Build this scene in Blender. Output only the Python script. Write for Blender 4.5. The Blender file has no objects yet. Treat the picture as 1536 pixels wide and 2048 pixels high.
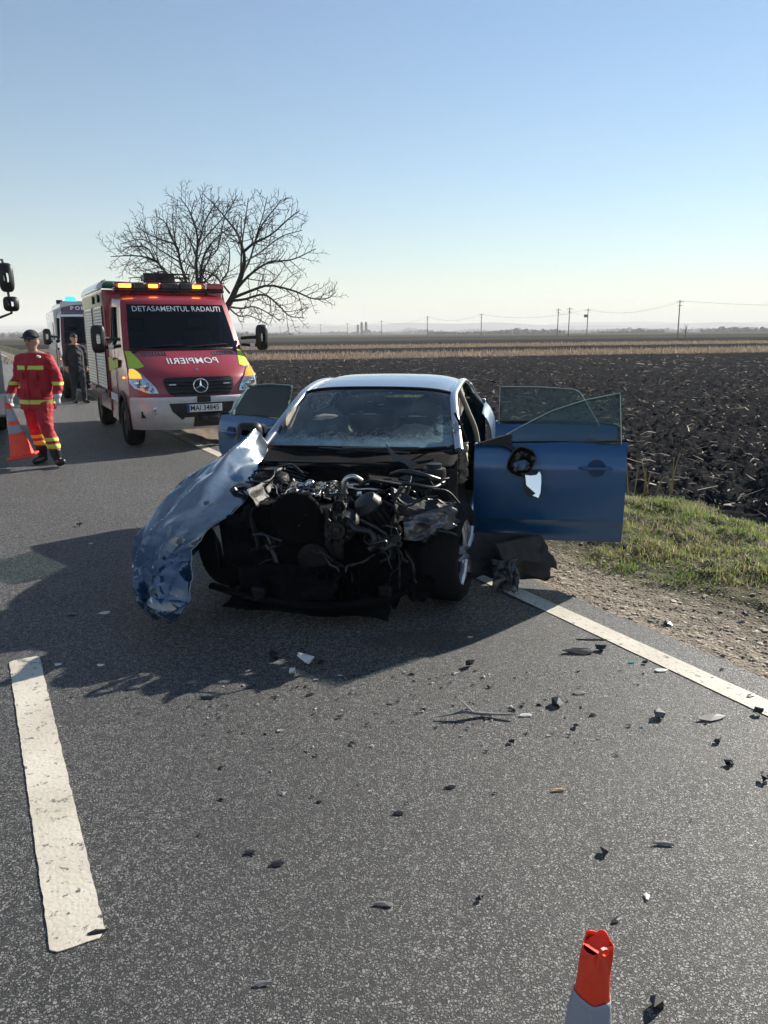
import bpy, bmesh, math, random
import numpy as np
from mathutils import Vector, Matrix, Euler

R = math.radians
S = bpy.context.scene
COL = S.collection

# ------------------------------------------------------------------ camera
CAM_H, PITCH, ROLL = 1.72, 13.1, 0.45
cam_d = bpy.data.cameras.new('camera')
cam = bpy.data.objects.new('camera', cam_d); COL.objects.link(cam)
cam_d.sensor_fit = 'VERTICAL'; cam_d.sensor_height = 24.0; cam_d.sensor_width = 18.0
cam_d.lens = 24.0 * 1538 / 2048
cam_d.clip_start = 0.05; cam_d.clip_end = 30000
cam.matrix_world = Matrix.Translation((0, 0, CAM_H)) @ Matrix.Rotation(R(90 - PITCH), 4, 'X') @ Matrix.Rotation(R(-ROLL), 4, 'Z')
S.camera = cam

# ------------------------------------------------------------------ sky, sun, exposure
SUN_AZ, SUN_EL = 46.0, 26.5            # azimuth clockwise from the view direction (+Y)
W = bpy.data.worlds.new('World'); S.world = W; W.use_nodes = True
wn = W.node_tree
sky = wn.nodes.new('ShaderNodeTexSky'); sky.sky_type = 'NISHITA'; sky.sun_disc = False
sky.sun_elevation = R(SUN_EL); sky.sun_rotation = R(SUN_AZ)
sky.altitude = 300; sky.air_density = 1.3; sky.dust_density = 0.0; sky.ozone_density = 3.7
bg = wn.nodes['Background']; bg.inputs['Strength'].default_value = 0.064
wn.links.new(sky.outputs['Color'], bg.inputs['Color'])
sun_d = bpy.data.lights.new('sun', 'SUN'); sun_d.energy = 5.0; sun_d.angle = R(0.5); sun_d.color = (1.0, 0.93, 0.82)
sun = bpy.data.objects.new('sun', sun_d); COL.objects.link(sun)
sdir = Vector((math.sin(R(SUN_AZ)) * math.cos(R(SUN_EL)), math.cos(R(SUN_AZ)) * math.cos(R(SUN_EL)), math.sin(R(SUN_EL))))
sun.rotation_euler = sdir.to_track_quat('Z', 'Y').to_euler()
sun.location = (20, 20, 30)
VS = S.view_settings
VS.view_transform = 'Standard'; VS.look = 'None'; VS.exposure = 0.95; VS.gamma = 1.0; VS.use_curve_mapping = False
S.display_settings.display_device = 'sRGB'
S.render.engine = 'CYCLES'
S.cycles.max_bounces = 8; S.cycles.transparent_max_bounces = 16; S.cycles.volume_bounces = 1
S.cycles.use_denoising = True; S.cycles.use_adaptive_sampling = True; S.cycles.adaptive_threshold = .02
S.cycles.caustics_reflective = False; S.cycles.caustics_refractive = False
S.cycles.sample_clamp_indirect = 4.0

# ------------------------------------------------------------------ helpers
class MB:
    """collects geometry for one mesh object"""
    def __init__(self): self.v = []; self.f = []; self.mi = []; self.cur = 0
    def add(self, vs, fs):
        o = len(self.v); self.v += [tuple(p) for p in vs]
        for f in fs: self.f.append(tuple(i + o for i in f)); self.mi.append(self.cur)
        return self
    def box(self, c, s, rot=None):
        x, y, z = s[0] / 2, s[1] / 2, s[2] / 2
        P = [Vector(p) for p in ((-x,-y,-z),(x,-y,-z),(x,y,-z),(-x,y,-z),(-x,-y,z),(x,-y,z),(x,y,z),(-x,y,z))]
        if rot is not None:
            m = Euler(rot).to_matrix(); P = [m @ p for p in P]
        c = Vector(c)
        return self.add([p + c for p in P], [(3,2,1,0),(4,5,6,7),(0,1,5,4),(1,2,6,5),(2,3,7,6),(3,0,4,7)])
    def hexa(self, P):
        return self.add(P, [(3,2,1,0),(4,5,6,7),(0,1,5,4),(1,2,6,5),(2,3,7,6),(3,0,4,7)])
    def tube(self, path, r, n=8, caps=True, flat=1.0):
        path = [Vector(p) for p in path]
        k = len(path); rs = r if isinstance(r, (list, tuple)) else [r] * k
        vs = []; prev = None
        for i, p in enumerate(path):
            t = (path[min(i + 1, k - 1)] - path[max(i - 1, 0)])
            if t.length < 1e-9: t = Vector((0, 0, 1))
            t.normalize()
            if prev is None:
                a = Vector((0, 0, 1)) if abs(t.z) < 0.9 else Vector((1, 0, 0))
            else: a = prev
            b = t.cross(a)
            if b.length < 1e-6: b = t.orthogonal()
            b.normalize(); a = b.cross(t).normalized(); prev = a
            for j in range(n):
                th = 2 * math.pi * j / n
                vs.append(p + (b * math.cos(th) + a * math.sin(th) * flat) * rs[i])
        fs = []
        for i in range(k - 1):
            for j in range(n):
                j2 = (j + 1) % n
                fs.append((i*n + j, i*n + j2, (i+1)*n + j2, (i+1)*n + j))
        if caps: fs.append(tuple(reversed(range(n)))); fs.append(tuple(range((k-1)*n, k*n)))
        return self.add(vs, fs)
    def lathe(self, prof, n=20, c=(0,0,0), axis='z', rot=None, closed=False):
        """prof: (radius, height) pairs"""
        vs = []; c = Vector(c)
        m = rot.to_matrix() if isinstance(rot, Euler) else None
        for (r, h) in prof:
            for j in range(n):
                th = 2 * math.pi * j / n
                a, b = r * math.cos(th), r * math.sin(th)
                p = {'z': (a, b, h), 'x': (h, a, b), 'y': (b, h, a)}[axis]
                p = Vector(p)
                if m: p = m @ p
                vs.append(p + c)
        fs = []; k = len(prof)
        for i in range(k - 1 if not closed else k):
            i2 = (i + 1) % k
            for j in range(n):
                j2 = (j + 1) % n
                fs.append((i*n + j, i*n + j2, i2*n + j2, i2*n + j))
        if not closed:
            fs.append(tuple(reversed(range(n)))); fs.append(tuple(range((k-1)*n, k*n)))
        return self.add(vs, fs)
    def grid(self, fn, nu, nv, skip=None, flip=False):
        vs = [fn(i / nu, j / nv) for j in range(nv + 1) for i in range(nu + 1)]
        fs = []
        for j in range(nv):
            for i in range(nu):
                if skip and skip((i + .5) / nu, (j + .5) / nv): continue
                q = (j*(nu+1)+i, j*(nu+1)+i+1, (j+1)*(nu+1)+i+1, (j+1)*(nu+1)+i)
                fs.append(q[::-1] if flip else q)
        return self.add(vs, fs)
    def prism(self, poly, d, origin=(0,0,0), U=(1,0,0), V=(0,0,1)):
        """flat polygon in the U,V plane, extruded along U x V by d"""
        U = Vector(U); V = Vector(V); N = U.cross(V).normalized(); o = Vector(origin)
        a = [o + U * p[0] + V * p[1] for p in poly]; b = [p + N * d for p in a]; n = len(a)
        fs = [tuple(range(n))[::-1], tuple(range(n, 2*n))]
        for i in range(n): j = (i + 1) % n; fs.append((i, j, n + j, n + i))
        return self.add(a + b, fs)
    def build(self, name, mat, parent=None, smooth=35, bevel=0, solid=0, sub=0, loc=None, rot=None):
        me = bpy.data.meshes.new(name)
        me.from_pydata(self.v, [], self.f)
        mats = mat if isinstance(mat, (list, tuple)) else [mat]
        for m in mats: me.materials.append(M[m] if isinstance(m, str) else m)
        if len(mats) > 1: me.polygons.foreach_set('material_index', self.mi)
        me.update()
        bm = bmesh.new(); bm.from_mesh(me); bmesh.ops.recalc_face_normals(bm, faces=bm.faces); bm.to_mesh(me); bm.free()
        if smooth:
            me.shade_smooth(); me.set_sharp_from_angle(angle=R(smooth))
        o = bpy.data.objects.new(name, me); COL.objects.link(o)
        if parent is not None: o.parent = parent
        if loc is not None: o.location = loc
        if rot is not None: o.rotation_euler = rot
        if solid:
            q = o.modifiers.new('s', 'SOLIDIFY'); q.thickness = solid; q.offset = 0
        if bevel:
            q = o.modifiers.new('b', 'BEVEL'); q.width = bevel; q.segments = 2; q.limit_method = 'ANGLE'; q.angle_limit = R(40)
        if sub:
            q = o.modifiers.new('u', 'SUBSURF'); q.levels = sub; q.render_levels = sub
        return o

def tag(o, label=None, cat=None, group=None, kind=None):
    if label: o['label'] = label
    if cat: o['category'] = cat
    if group: o['group'] = group
    if kind: o['kind'] = kind
    return o
def thing(name, label, cat, loc=(0,0,0), rz=0.0, group=None):
    o = bpy.data.objects.new(name, None); COL.objects.link(o); o.location = loc; o.rotation_euler = (0, 0, rz)
    o.empty_display_size = .2
    return tag(o, label, cat, group)
def raw_mesh(name, verts, faces, mat, smooth=False, col=None):
    """numpy mesh: verts (n,3), faces (m,k)"""
    verts = np.asarray(verts, dtype=np.float32); faces = np.asarray(faces, dtype=np.int32)
    me = bpy.data.meshes.new(name); k = faces.shape[1]; m = len(faces)
    me.vertices.add(len(verts)); me.vertices.foreach_set('co', verts.ravel())
    me.loops.add(m * k); me.loops.foreach_set('vertex_index', faces.ravel())
    me.polygons.add(m); me.polygons.foreach_set('loop_start', np.arange(0, m * k, k, dtype=np.int32))
    me.update(calc_edges=True)
    me.polygons.foreach_set('use_smooth', np.full(m, bool(smooth)))
    if col is not None:
        a = me.color_attributes.new('tint', 'FLOAT_COLOR', 'POINT')
        c = np.ones((len(verts), 4), dtype=np.float32); c[:, :3] = col
        a.data.foreach_set('color', c.ravel())
    me.materials.append(M[mat] if isinstance(mat, str) else mat)
    me.validate()
    o = bpy.data.objects.new(name, me); COL.objects.link(o); return o
def text(body, name, mat, parent, size, loc, rot, ext=0.002, sx=1.0, align='CENTER', bold=0.0, mirror=False, space=1.0):
    cu = bpy.data.curves.new(name, 'FONT'); cu.body = body; cu.size = size; cu.extrude = ext; cu.align_x = align; cu.align_y = 'CENTER'
    cu.offset = bold; cu.space_character = space; cu.resolution_u = 3
    cu.materials.append(M[mat])
    o = bpy.data.objects.new(name, cu); COL.objects.link(o); o.parent = parent
    bpy.context.view_layer.update(); me = bpy.data.meshes.new_from_object(o.evaluated_get(bpy.context.evaluated_depsgraph_get())); bpy.data.objects.remove(o)
    o = bpy.data.objects.new(name, me); COL.objects.link(o); o.parent = parent
    o.location = loc; o.rotation_euler = rot; o.scale = (-sx if mirror else sx, 1, 1)
    return o
def lerp_tab(tab, t):
    """tab: sorted (t, a, b, ...) rows, piecewise smooth interpolation"""
    if t <= tab[0][0]: return tab[0][1:]
    for p, q in zip(tab, tab[1:]):
        if t <= q[0]:
            f = (t - p[0]) / (q[0] - p[0])
            return tuple(a + (b - a) * f for a, b in zip(p[1:], q[1:]))
    return tab[-1][1:]
def spline(pts, n):
    """Catmull-Rom through pts"""
    P = [Vector(p) for p in pts]; P = [P[0] * 2 - P[1]] + P + [P[-1] * 2 - P[-2]]; out = []
    k = len(P) - 3
    for i in range(n + 1):
        t = i / n * k; j = min(int(t), k - 1); f = t - j
        a, b, c, d = P[j:j+4]
        out.append(0.5 * ((2*b) + (c - a) * f + (2*a - 5*b + 4*c - d) * f*f + (3*b - a - 3*c + d) * f*f*f))
    return out

# numpy gradient noise
def _h(ix, iy, seed):
    n = (ix.astype(np.int64) * 374761393 + iy.astype(np.int64) * 668265263 + seed * 974711) & 0x7fffffff
    n = ((n ^ (n >> 13)) * 1274126177) & 0x7fffffff
    return ((n ^ (n >> 16)) & 0xffff) / 65535.0
def pn(x, y, seed=0):
    ix, iy = np.floor(x), np.floor(y); fx, fy = x - ix, y - iy
    u = fx*fx*fx*(fx*(fx*6-15)+10); v = fy*fy*fy*(fy*(fy*6-15)+10)
    def g(a, b, dx, dy):
        th = _h(ix + a, iy + b, seed) * 2 * np.pi
        return np.cos(th) * dx + np.sin(th) * dy
    n00, n10, n01, n11 = g(0,0,fx,fy), g(1,0,fx-1,fy), g(0,1,fx,fy-1), g(1,1,fx-1,fy-1)
    return ((n00*(1-u)+n10*u)*(1-v) + (n01*(1-u)+n11*u)*v) * 1.5

# ------------------------------------------------------------------ materials
M = {}
def nodes(name):
    m = bpy.data.materials.new(name); m.use_nodes = True; M[name] = m
    t = m.node_tree; return m, t, t.nodes['Principled BSDF'], t.nodes['Material Output']
def mat(name, col, rough=.5, metal=0, spec=.5, coat=0, noise=0, nscale=8, bump=0, bscale=60, emit=None, estr=0, sheen=0, dirt=None, dscale=3):
    m, t, b, out = nodes(name)
    b.inputs['Base Color'].default_value = (*col, 1); b.inputs['Roughness'].default_value = rough
    b.inputs['Metallic'].default_value = metal; b.inputs['Specular IOR Level'].default_value = spec
    b.inputs['Coat Weight'].default_value = coat; b.inputs['Coat Roughness'].default_value = .04
    b.inputs['Sheen Weight'].default_value = sheen
    if emit:
        b.inputs['Emission Color'].default_value = (*emit, 1); b.inputs['Emission Strength'].default_value = estr
    if noise or bump or dirt:
        tc = t.nodes.new('ShaderNodeTexCoord')
    if noise or dirt:
        n = t.nodes.new('ShaderNodeTexNoise'); n.inputs['Scale'].default_value = nscale; n.inputs['Detail'].default_value = 5
        t.links.new(tc.outputs['Object'], n.inputs['Vector'])
        mr = t.nodes.new('ShaderNodeMapRange'); mr.inputs[1].default_value = .3; mr.inputs[2].default_value = .7
        mr.inputs[3].default_value = 1 - noise; mr.inputs[4].default_value = 1 + noise
        t.links.new(n.outputs[0], mr.inputs[0])
        mx = t.nodes.new('ShaderNodeMix'); mx.data_type = 'RGBA'; mx.blend_type = 'MULTIPLY'; mx.inputs[0].default_value = 1
        mx.inputs[6].default_value = (*col, 1); t.links.new(mr.outputs[0], mx.inputs[7])
        last = mx.outputs[2]
        if dirt:
            n2 = t.nodes.new('ShaderNodeTexNoise'); n2.inputs['Scale'].default_value = dscale; n2.inputs['Detail'].default_value = 8
            n2.inputs['Roughness'].default_value = .7
            t.links.new(tc.outputs['Object'], n2.inputs['Vector'])
            r2 = t.nodes.new('ShaderNodeMapRange'); r2.inputs[1].default_value = .48; r2.inputs[2].default_value = .7
            r2.inputs[3].default_value = 0; r2.inputs[4].default_value = dirt[3]
            t.links.new(n2.outputs[0], r2.inputs[0])
            m2 = t.nodes.new('ShaderNodeMix'); m2.data_type = 'RGBA'; m2.inputs[7].default_value = (*dirt[:3], 1)
            t.links.new(r2.outputs[0], m2.inputs[0]); t.links.new(last, m2.inputs[6]); last = m2.outputs[2]
            r3 = t.nodes.new('ShaderNodeMapRange'); r3.inputs[1].default_value = 0; r3.inputs[2].default_value = 1
            r3.inputs[3].default_value = rough; r3.inputs[4].default_value = .85
            t.links.new(r2.outputs[0], r3.inputs[0]); t.links.new(r3.outputs[0], b.inputs['Roughness'])
        t.links.new(last, b.inputs['Base Color'])
    if bump:
        n = t.nodes.new('ShaderNodeTexNoise'); n.inputs['Scale'].default_value = bscale; n.inputs['Detail'].default_value = 4
        t.links.new(tc.outputs['Object'], n.inputs['Vector'])
        bp = t.nodes.new('ShaderNodeBump'); bp.inputs['Strength'].default_value = bump; bp.inputs['Distance'].default_value = .02
        t.links.new(n.outputs[0], bp.inputs['Height']); t.links.new(bp.outputs[0], b.inputs['Normal'])
    return m
def glass(name, tint, fres=1.45, rough=.0, refl=(1,1,1)):
    m, t, b, out = nodes(name); t.nodes.remove(b)
    tr = t.nodes.new('ShaderNodeBsdfTransparent'); tr.inputs[0].default_value = (*tint, 1)
    gl = t.nodes.new('ShaderNodeBsdfGlossy'); gl.inputs['Roughness'].default_value = rough; gl.inputs[0].default_value = (*refl, 1)
    fr = t.nodes.new('ShaderNodeFresnel'); fr.inputs[0].default_value = fres
    mx = t.nodes.new('ShaderNodeMixShader')
    t.links.new(fr.outputs[0], mx.inputs[0]); t.links.new(tr.outputs[0], mx.inputs[1]); t.links.new(gl.outputs[0], mx.inputs[2])
    t.links.new(mx.outputs[0], out.inputs[0]); return m, t, mx, out

class NT:
    """tiny node-tree helper"""
    def __init__(self, t): self.t = t
    def n(self, kind, **kw):
        x = self.t.nodes.new(kind)
        for k, v in kw.items():
            if k.startswith('i'):
                key = int(k[1:]) if k[1:].isdigit() else k[1:].replace('_', ' ')
                if hasattr(v, 'is_output') or isinstance(v, bpy.types.NodeSocket): self.t.links.new(v, x.inputs[key])
                else: x.inputs[key].default_value = v
            else: setattr(x, k, v)
        return x
    def mixc(self, f, a, b, blend='MIX'):
        x = self.t.nodes.new('ShaderNodeMix'); x.data_type = 'RGBA'; x.blend_type = blend
        for i, v in ((0, f), (6, a), (7, b)):
            if isinstance(v, bpy.types.NodeSocket): self.t.links.new(v, x.inputs[i])
            elif i == 0: x.inputs[i].default_value = v
            else: x.inputs[i].default_value = (*v, 1)
        return x.outputs[2]
    def rng(self, v, a, b, c=0., d=1.):
        x = self.t.nodes.new('ShaderNodeMapRange'); self.t.links.new(v, x.inputs[0])
        for i, q in zip((1, 2, 3, 4), (a, b, c, d)): x.inputs[i].default_value = q
        return x.outputs[0]
    def math(self, op, a, b=0.):
        x = self.t.nodes.new('ShaderNodeMath'); x.operation = op
        for i, v in ((0, a), (1, b)):
            if isinstance(v, bpy.types.NodeSocket): self.t.links.new(v, x.inputs[i])
            else: x.inputs[i].default_value = v
        return x.outputs[0]
    def noise(self, vec, scale, detail=4, rough=.5):
        x = self.t.nodes.new('ShaderNodeTexNoise'); x.inputs['Scale'].default_value = scale; x.inputs['Detail'].default_value = detail
        x.inputs['Roughness'].default_value = rough
        self.t.links.new(vec, x.inputs['Vector']); return x.outputs[0]
    def voro(self, vec, scale, feat='F1', out=0):
        x = self.t.nodes.new('ShaderNodeTexVoronoi'); x.feature = feat; x.inputs['Scale'].default_value = scale
        self.t.links.new(vec, x.inputs['Vector']); return x.outputs[out]
    def bump(self, h, strength, dist, normal=None):
        x = self.t.nodes.new('ShaderNodeBump'); x.inputs['Strength'].default_value = strength; x.inputs['Distance'].default_value = dist
        self.t.links.new(h, x.inputs['Height'])
        if normal is not None: self.t.links.new(normal, x.inputs['Normal'])
        return x.outputs[0]
    def pos(self):
        return self.t.nodes.new('ShaderNodeTexCoord').outputs['Object']

# asphalt: worn aggregate of mixed sizes in dark binder, wheel tracks and stains
TH = R(28.0); UX, UY = -math.sin(TH), math.cos(TH); NX, NY = math.cos(TH), math.sin(TH); P0 = (0.68, 5.36)
m, t, b, out = nodes('asphalt'); q = NT(t); P = q.pos(); sx = q.n('ShaderNodeSeparateXYZ', i0=P)
dd = q.math('ADD', q.math('MULTIPLY', q.math('SUBTRACT', sx.outputs[0], P0[0]), NX), q.math('MULTIPLY', q.math('SUBTRACT', sx.outputs[1], P0[1]), NY))
def warp(sc, amt): return q.n('ShaderNodeVectorMath', operation='MULTIPLY_ADD', i0=q.n('ShaderNodeTexNoise', iVector=P, iScale=sc, iDetail=3.0).outputs['Color'], i1=(amt, amt, amt), i2=P).outputs[0]
w1 = warp(55.0, .022); w2 = warp(90.0, .012)
e1 = q.voro(w1, 104, 'DISTANCE_TO_EDGE'); c1 = q.n('ShaderNodeSeparateColor', i0=q.voro(w1, 104, out=1)); e2 = q.voro(w2, 230, 'DISTANCE_TO_EDGE'); c2 = q.n('ShaderNodeSeparateColor', i0=q.voro(w2, 230, out=1))
lump = q.noise(P, 30, 4, .6); big = q.noise(P, .45, 6, .6); mid = q.noise(P, 3.0, 5, .65)
gap = q.rng(q.math('SUBTRACT', e1, q.math('MULTIPLY', q.rng(lump, .35, .7), .16)), .03, .13); pit = q.rng(c1.outputs[0], .10, .16); stone = q.math('MULTIPLY', gap, pit)
hh = q.math('ADD', q.math('MULTIPLY', stone, q.rng(c1.outputs[0], 0, 1, .45, 1.0)), q.math('MULTIPLY', q.math('MULTIPLY', q.rng(e2, 0, .15), c2.outputs[0]), .28))
tone = q.mixc(c1.outputs[1], (.095, .094, .092), (.31, .303, .29)); tone = q.mixc(q.rng(c2.outputs[1], .95, .98), tone, (.30, .29, .27))
col = q.mixc(stone, (.005, .005, .006), tone)
trk = q.math('MAXIMUM', q.rng(q.math('ABSOLUTE', q.math('ADD', dd, .75)), .1, .45, 1, 0), q.rng(q.math('ABSOLUTE', q.math('ADD', dd, 2.3)), .1, .45, 1, 0))
shade_ = q.math('ADD', q.rng(big, .3, .7, .78, 1.22), q.math('MULTIPLY', trk, q.rng(mid, .3, .7, -.22, .0)))
col = q.mixc(1.0, col, q.n('ShaderNodeCombineColor', i0=shade_, i1=shade_, i2=shade_).outputs[0], 'MULTIPLY')
stain = q.math('MULTIPLY', q.rng(q.noise(P, 1.1, 6, .7), .60, .70), .5); col = q.mixc(stain, col, (.018, .017, .017))
wx_ = q.math('MULTIPLY', q.math('SUBTRACT', sx.outputs[0], .22), 1.9); wy_ = q.math('MULTIPLY', q.math('SUBTRACT', sx.outputs[1], 4.15), 5.0)
wet = q.rng(q.math('ADD', q.math('SQRT', q.math('ADD', q.math('MULTIPLY', wx_, wx_), q.math('MULTIPLY', wy_, wy_))), q.math('MULTIPLY', q.noise(P, 5, 6, .7), 1.1)), 1.15, 1.45, .75, 0)
col = q.mixc(wet, col, (.012, .018, .016))
t.links.new(col, b.inputs['Base Color'])
t.links.new(q.math('ADD', q.rng(stone, 0, 1, .65, .37), q.rng(mid, .3, .7, -.05, .06)), b.inputs['Roughness'])
b.inputs['Specular IOR Level'].default_value = .8
t.links.new(q.bump(q.math('ADD', hh, q.math('MULTIPLY', q.math('ADD', q.noise(P, 330, 3), q.math('MULTIPLY', q.noise(P, 42, 3), 1.0)), .25)), 1.0, .011), b.inputs['Normal'])

# thermoplastic road marking
m, t, b, out = nodes('road_paint'); q = NT(t); P = q.pos()
lump = q.noise(P, 70, 3, .55); wear = q.noise(P, 26, 6, .7); v1 = q.voro(P, 60)
c = q.mixc(q.rng(q.noise(P, 3, 4), .3, .7), (.50, .45, .36), (.64, .59, .49))
c = q.mixc(q.rng(q.math('ADD', wear, q.math('MULTIPLY', q.noise(P, 150, 3), .25)), .70, .78), c, (.10, .098, .095))
t.links.new(c, b.inputs['Base Color']); b.inputs['Roughness'].default_value = .6
t.links.new(q.bump(q.math('ADD', lump, q.math('MULTIPLY', v1, -.6)), .5, .003), b.inputs['Normal'])

# verge: gravelly earth turning into turf with distance from the road
TH = R(28.0); UX, UY = -math.sin(TH), math.cos(TH); NX, NY = math.cos(TH), math.sin(TH); P0 = (0.68, 5.36)
def to_road(x, y): return ((x - P0[0]) * UX + (y - P0[1]) * UY, (x - P0[0]) * NX + (y - P0[1]) * NY)
def from_road(s, d): return (P0[0] + s * UX + d * NX, P0[1] + s * UY + d * NY)
m, t, b, out = nodes('verge_earth'); q = NT(t); P = q.pos()
sx = q.n('ShaderNodeSeparateXYZ', i0=P)
dd = q.math('ADD', q.math('MULTIPLY', q.math('SUBTRACT', sx.outputs[0], P0[0]), NX), q.math('MULTIPLY', q.math('SUBTRACT', sx.outputs[1], P0[1]), NY))
n1 = q.noise(P, 1.8, 6, .65); n2 = q.noise(P, 40, 5, .6); v1 = q.voro(P, 55); vc = q.n('ShaderNodeSeparateColor', i0=q.voro(P, 55, out=1)).outputs[0]
gr = q.mixc(vc, (.13, .105, .078), (.33, .28, .215)); gr = q.mixc(q.rng(n2, .35, .65), gr, (.18, .145, .11))
tf = q.mixc(q.rng(n1, .35, .65), (.055, .06, .022), (.085, .07, .04))
f = q.rng(q.math('ADD', dd, q.math('MULTIPLY', n1, 1.1)), 1.35, 1.75)
t.links.new(q.mixc(f, gr, tf), b.inputs['Base Color']); b.inputs['Roughness'].default_value = .9; b.inputs['Specular IOR Level'].default_value = .2
t.links.new(q.bump(q.math('ADD', q.math('MULTIPLY', v1, -.8), n2), .9, .012), b.inputs['Normal'])

# ploughed and stubble soil in strips (also the far plain)
BA = R(15.0)
m, t, b, out = nodes('field_soil'); q = NT(t); P = q.pos()
sx = q.n('ShaderNodeSeparateXYZ', i0=P)
qd = q.math('ADD', q.math('MULTIPLY', sx.outputs[0], -math.sin(BA)), q.math('MULTIPLY', sx.outputs[1], math.cos(BA)))
wob = q.math('MULTIPLY', q.math('SUBTRACT', q.noise(P, .12, 4), .5), 6.0); qd = q.math('ADD', qd, wob)
n1 = q.noise(P, 6, 6, .65); n2 = q.noise(P, .5, 4)
soil = q.mixc(q.rng(n1, .3, .7), (.017, .018, .0195), (.043, .0435, .046)); soil = q.mixc(q.rng(n2, .4, .75, 0, .5), soil, (.024, .023, .0235))
stub = q.mixc(q.rng(q.noise(P, 3.5, 6, .7), .35, .65), (.10, .078, .058), (.20, .16, .118))
grey = q.mixc(q.rng(q.noise(P, .08, 5), .35, .65), (.05, .047, .036), (.08, .072, .05))
def band(a, bb, w): return q.math('MULTIPLY', q.rng(qd, a - w, a + w), q.rng(qd, bb - w, bb + w, 1, 0))
c = q.mixc(band(53, 67, 1.0), soil, stub); c = q.mixc(band(88, 112, 2), c, stub)
c = q.mixc(band(185, 270, 6), c, grey); c = q.mixc(q.rng(qd, 330, 350), c, grey)
t.links.new(c, b.inputs['Base Color']); b.inputs['Roughness'].default_value = 1.0; b.inputs['Specular IOR Level'].default_value = 0.0
t.links.new(q.bump(q.math('ADD', q.noise(P, 14, 6, .7), q.math('MULTIPLY', q.noise(P, 2.2, 4), 1.5)), .8, .06), b.inputs['Normal'])

# vertex-tinted plant matter
def tint_mat(name, rough=.7, trans=0.0):
    m, t, b, out = nodes(name)
    a = t.nodes.new('ShaderNodeAttribute'); a.attribute_name = 'tint'
    t.links.new(a.outputs['Color'], b.inputs['Base Color']); b.inputs['Roughness'].default_value = rough; b.inputs['Specular IOR Level'].default_value = .3
    if trans:
        tl = t.nodes.new('ShaderNodeBsdfTranslucent'); t.links.new(a.outputs['Color'], tl.inputs[0])
        mx = t.nodes.new('ShaderNodeMixShader'); mx.inputs[0].default_value = trans
        t.links.new(b.outputs[0], mx.inputs[1]); t.links.new(tl.outputs[0], mx.inputs[2]); t.links.new(mx.outputs[0], out.inputs[0])
tint_mat('grass_blade', .6, .45); tint_mat('straw', .7, .35); tint_mat('pebble', .85)

# vehicles
def paint(name, col, metal=.35, rough=.38, dust=.25, cr=.07):
    m, t, b, out = nodes(name); q = NT(t); P = q.pos()
    d = q.rng(q.noise(P, 5, 8, .7), .45, .8, 0, dust)
    t.links.new(q.mixc(d, col, (.10, .09, .08)), b.inputs['Base Color'])
    b.inputs['Metallic'].default_value = metal; b.inputs['Roughness'].default_value = rough
    b.inputs['Coat Weight'].default_value = 1.0
    t.links.new(q.math('ADD', q.math('MULTIPLY', d, .6), cr), b.inputs['Coat Roughness'])
paint('blue_paint', (.002, .080, .215), .35, .38, .10, .2)
m, t, b, out = nodes('scuffed_shaded_blue'); q = NT(t); P = q.pos()
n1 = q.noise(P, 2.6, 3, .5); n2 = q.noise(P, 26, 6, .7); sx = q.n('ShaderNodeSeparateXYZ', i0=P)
pale = q.math('MULTIPLY', q.rng(n1, .40, .47), q.math('MULTIPLY', q.rng(n2, .3, .5, .55, 1.0), q.rng(q.math('ADD', sx.outputs[2], q.math('MULTIPLY', n1, .3)), .56, .74, .08, 1.0))); scr = q.rng(q.noise(P, 12, 8, .8), .62, .66)  # silvery patches: sky reflection painted in, faded towards the foot as shade
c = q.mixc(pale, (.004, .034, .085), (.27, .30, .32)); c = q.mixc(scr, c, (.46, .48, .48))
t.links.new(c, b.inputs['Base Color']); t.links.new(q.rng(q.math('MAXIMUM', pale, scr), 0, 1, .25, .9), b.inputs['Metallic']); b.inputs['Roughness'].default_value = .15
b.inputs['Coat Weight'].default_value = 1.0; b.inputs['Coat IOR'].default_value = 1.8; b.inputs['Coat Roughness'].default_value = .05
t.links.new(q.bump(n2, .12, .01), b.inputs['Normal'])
paint('blue_paint_sheen', (.42, .45, .49), .75, .28, .1)  # sun and sky reflection on the blue body, painted as a pale colour
paint('red_paint', (.34, .008, .016), .05, .4, .3)
paint('dark_red_paint', (.11, .008, .016), .05, .4, .3)
paint('white_paint', (.62, .62, .60), 0, .4, .3)
paint('lorry_paint', (.50, .49, .45), 0, .45, .4)
mat('bay_shade_black', (.0035, .0035, .004), .9, spec=.1, noise=.3, nscale=20, bump=.3, bscale=60)  # engine-bay parts sunk near black: the bay's deep shade put into the colour
mat('recess_shade', (.002, .04, .115), .5)  # body blue darkened to paint the shade inside the door handle recess
mat('glass_edge', (.42, .55, .50), .2)
mat('black_plastic', (.012, .012, .013), .45, spec=.4, noise=.3, nscale=20, bump=.15, bscale=150)
mat('grey_plastic', (.06, .058, .056), .55, noise=.25, nscale=12, bump=.2, bscale=120)
mat('dark_steel', (.011, .011, .012), .42, metal=.8, noise=.5, nscale=14, bump=.3, bscale=50, dirt=(.02, .016, .012, .8), dscale=6)
mat('cast_metal', (.045, .045, .045), .45, metal=.85, noise=.4, nscale=20, bump=.3, bscale=90, dirt=(.03, .022, .016, .8), dscale=9)
mat('bright_metal', (.55, .54, .52), .28, metal=1, noise=.2, nscale=30, dirt=(.05, .04, .03, .6), dscale=14)
mat('torn_metal', (.13, .13, .13), .35, metal=.9, noise=.4, nscale=9, dirt=(.03, .025, .02, .85), dscale=8)
mat('chrome', (.75, .76, .78), .12, metal=1)
mat('silver_rim', (.45, .46, .48), .3, metal=.8, noise=.2, dirt=(.06, .05, .04, .6), dscale=10)
mat('rubber', (.008, .008, .009), .85, spec=.2, noise=.3, bump=.2, bscale=90)
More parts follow.
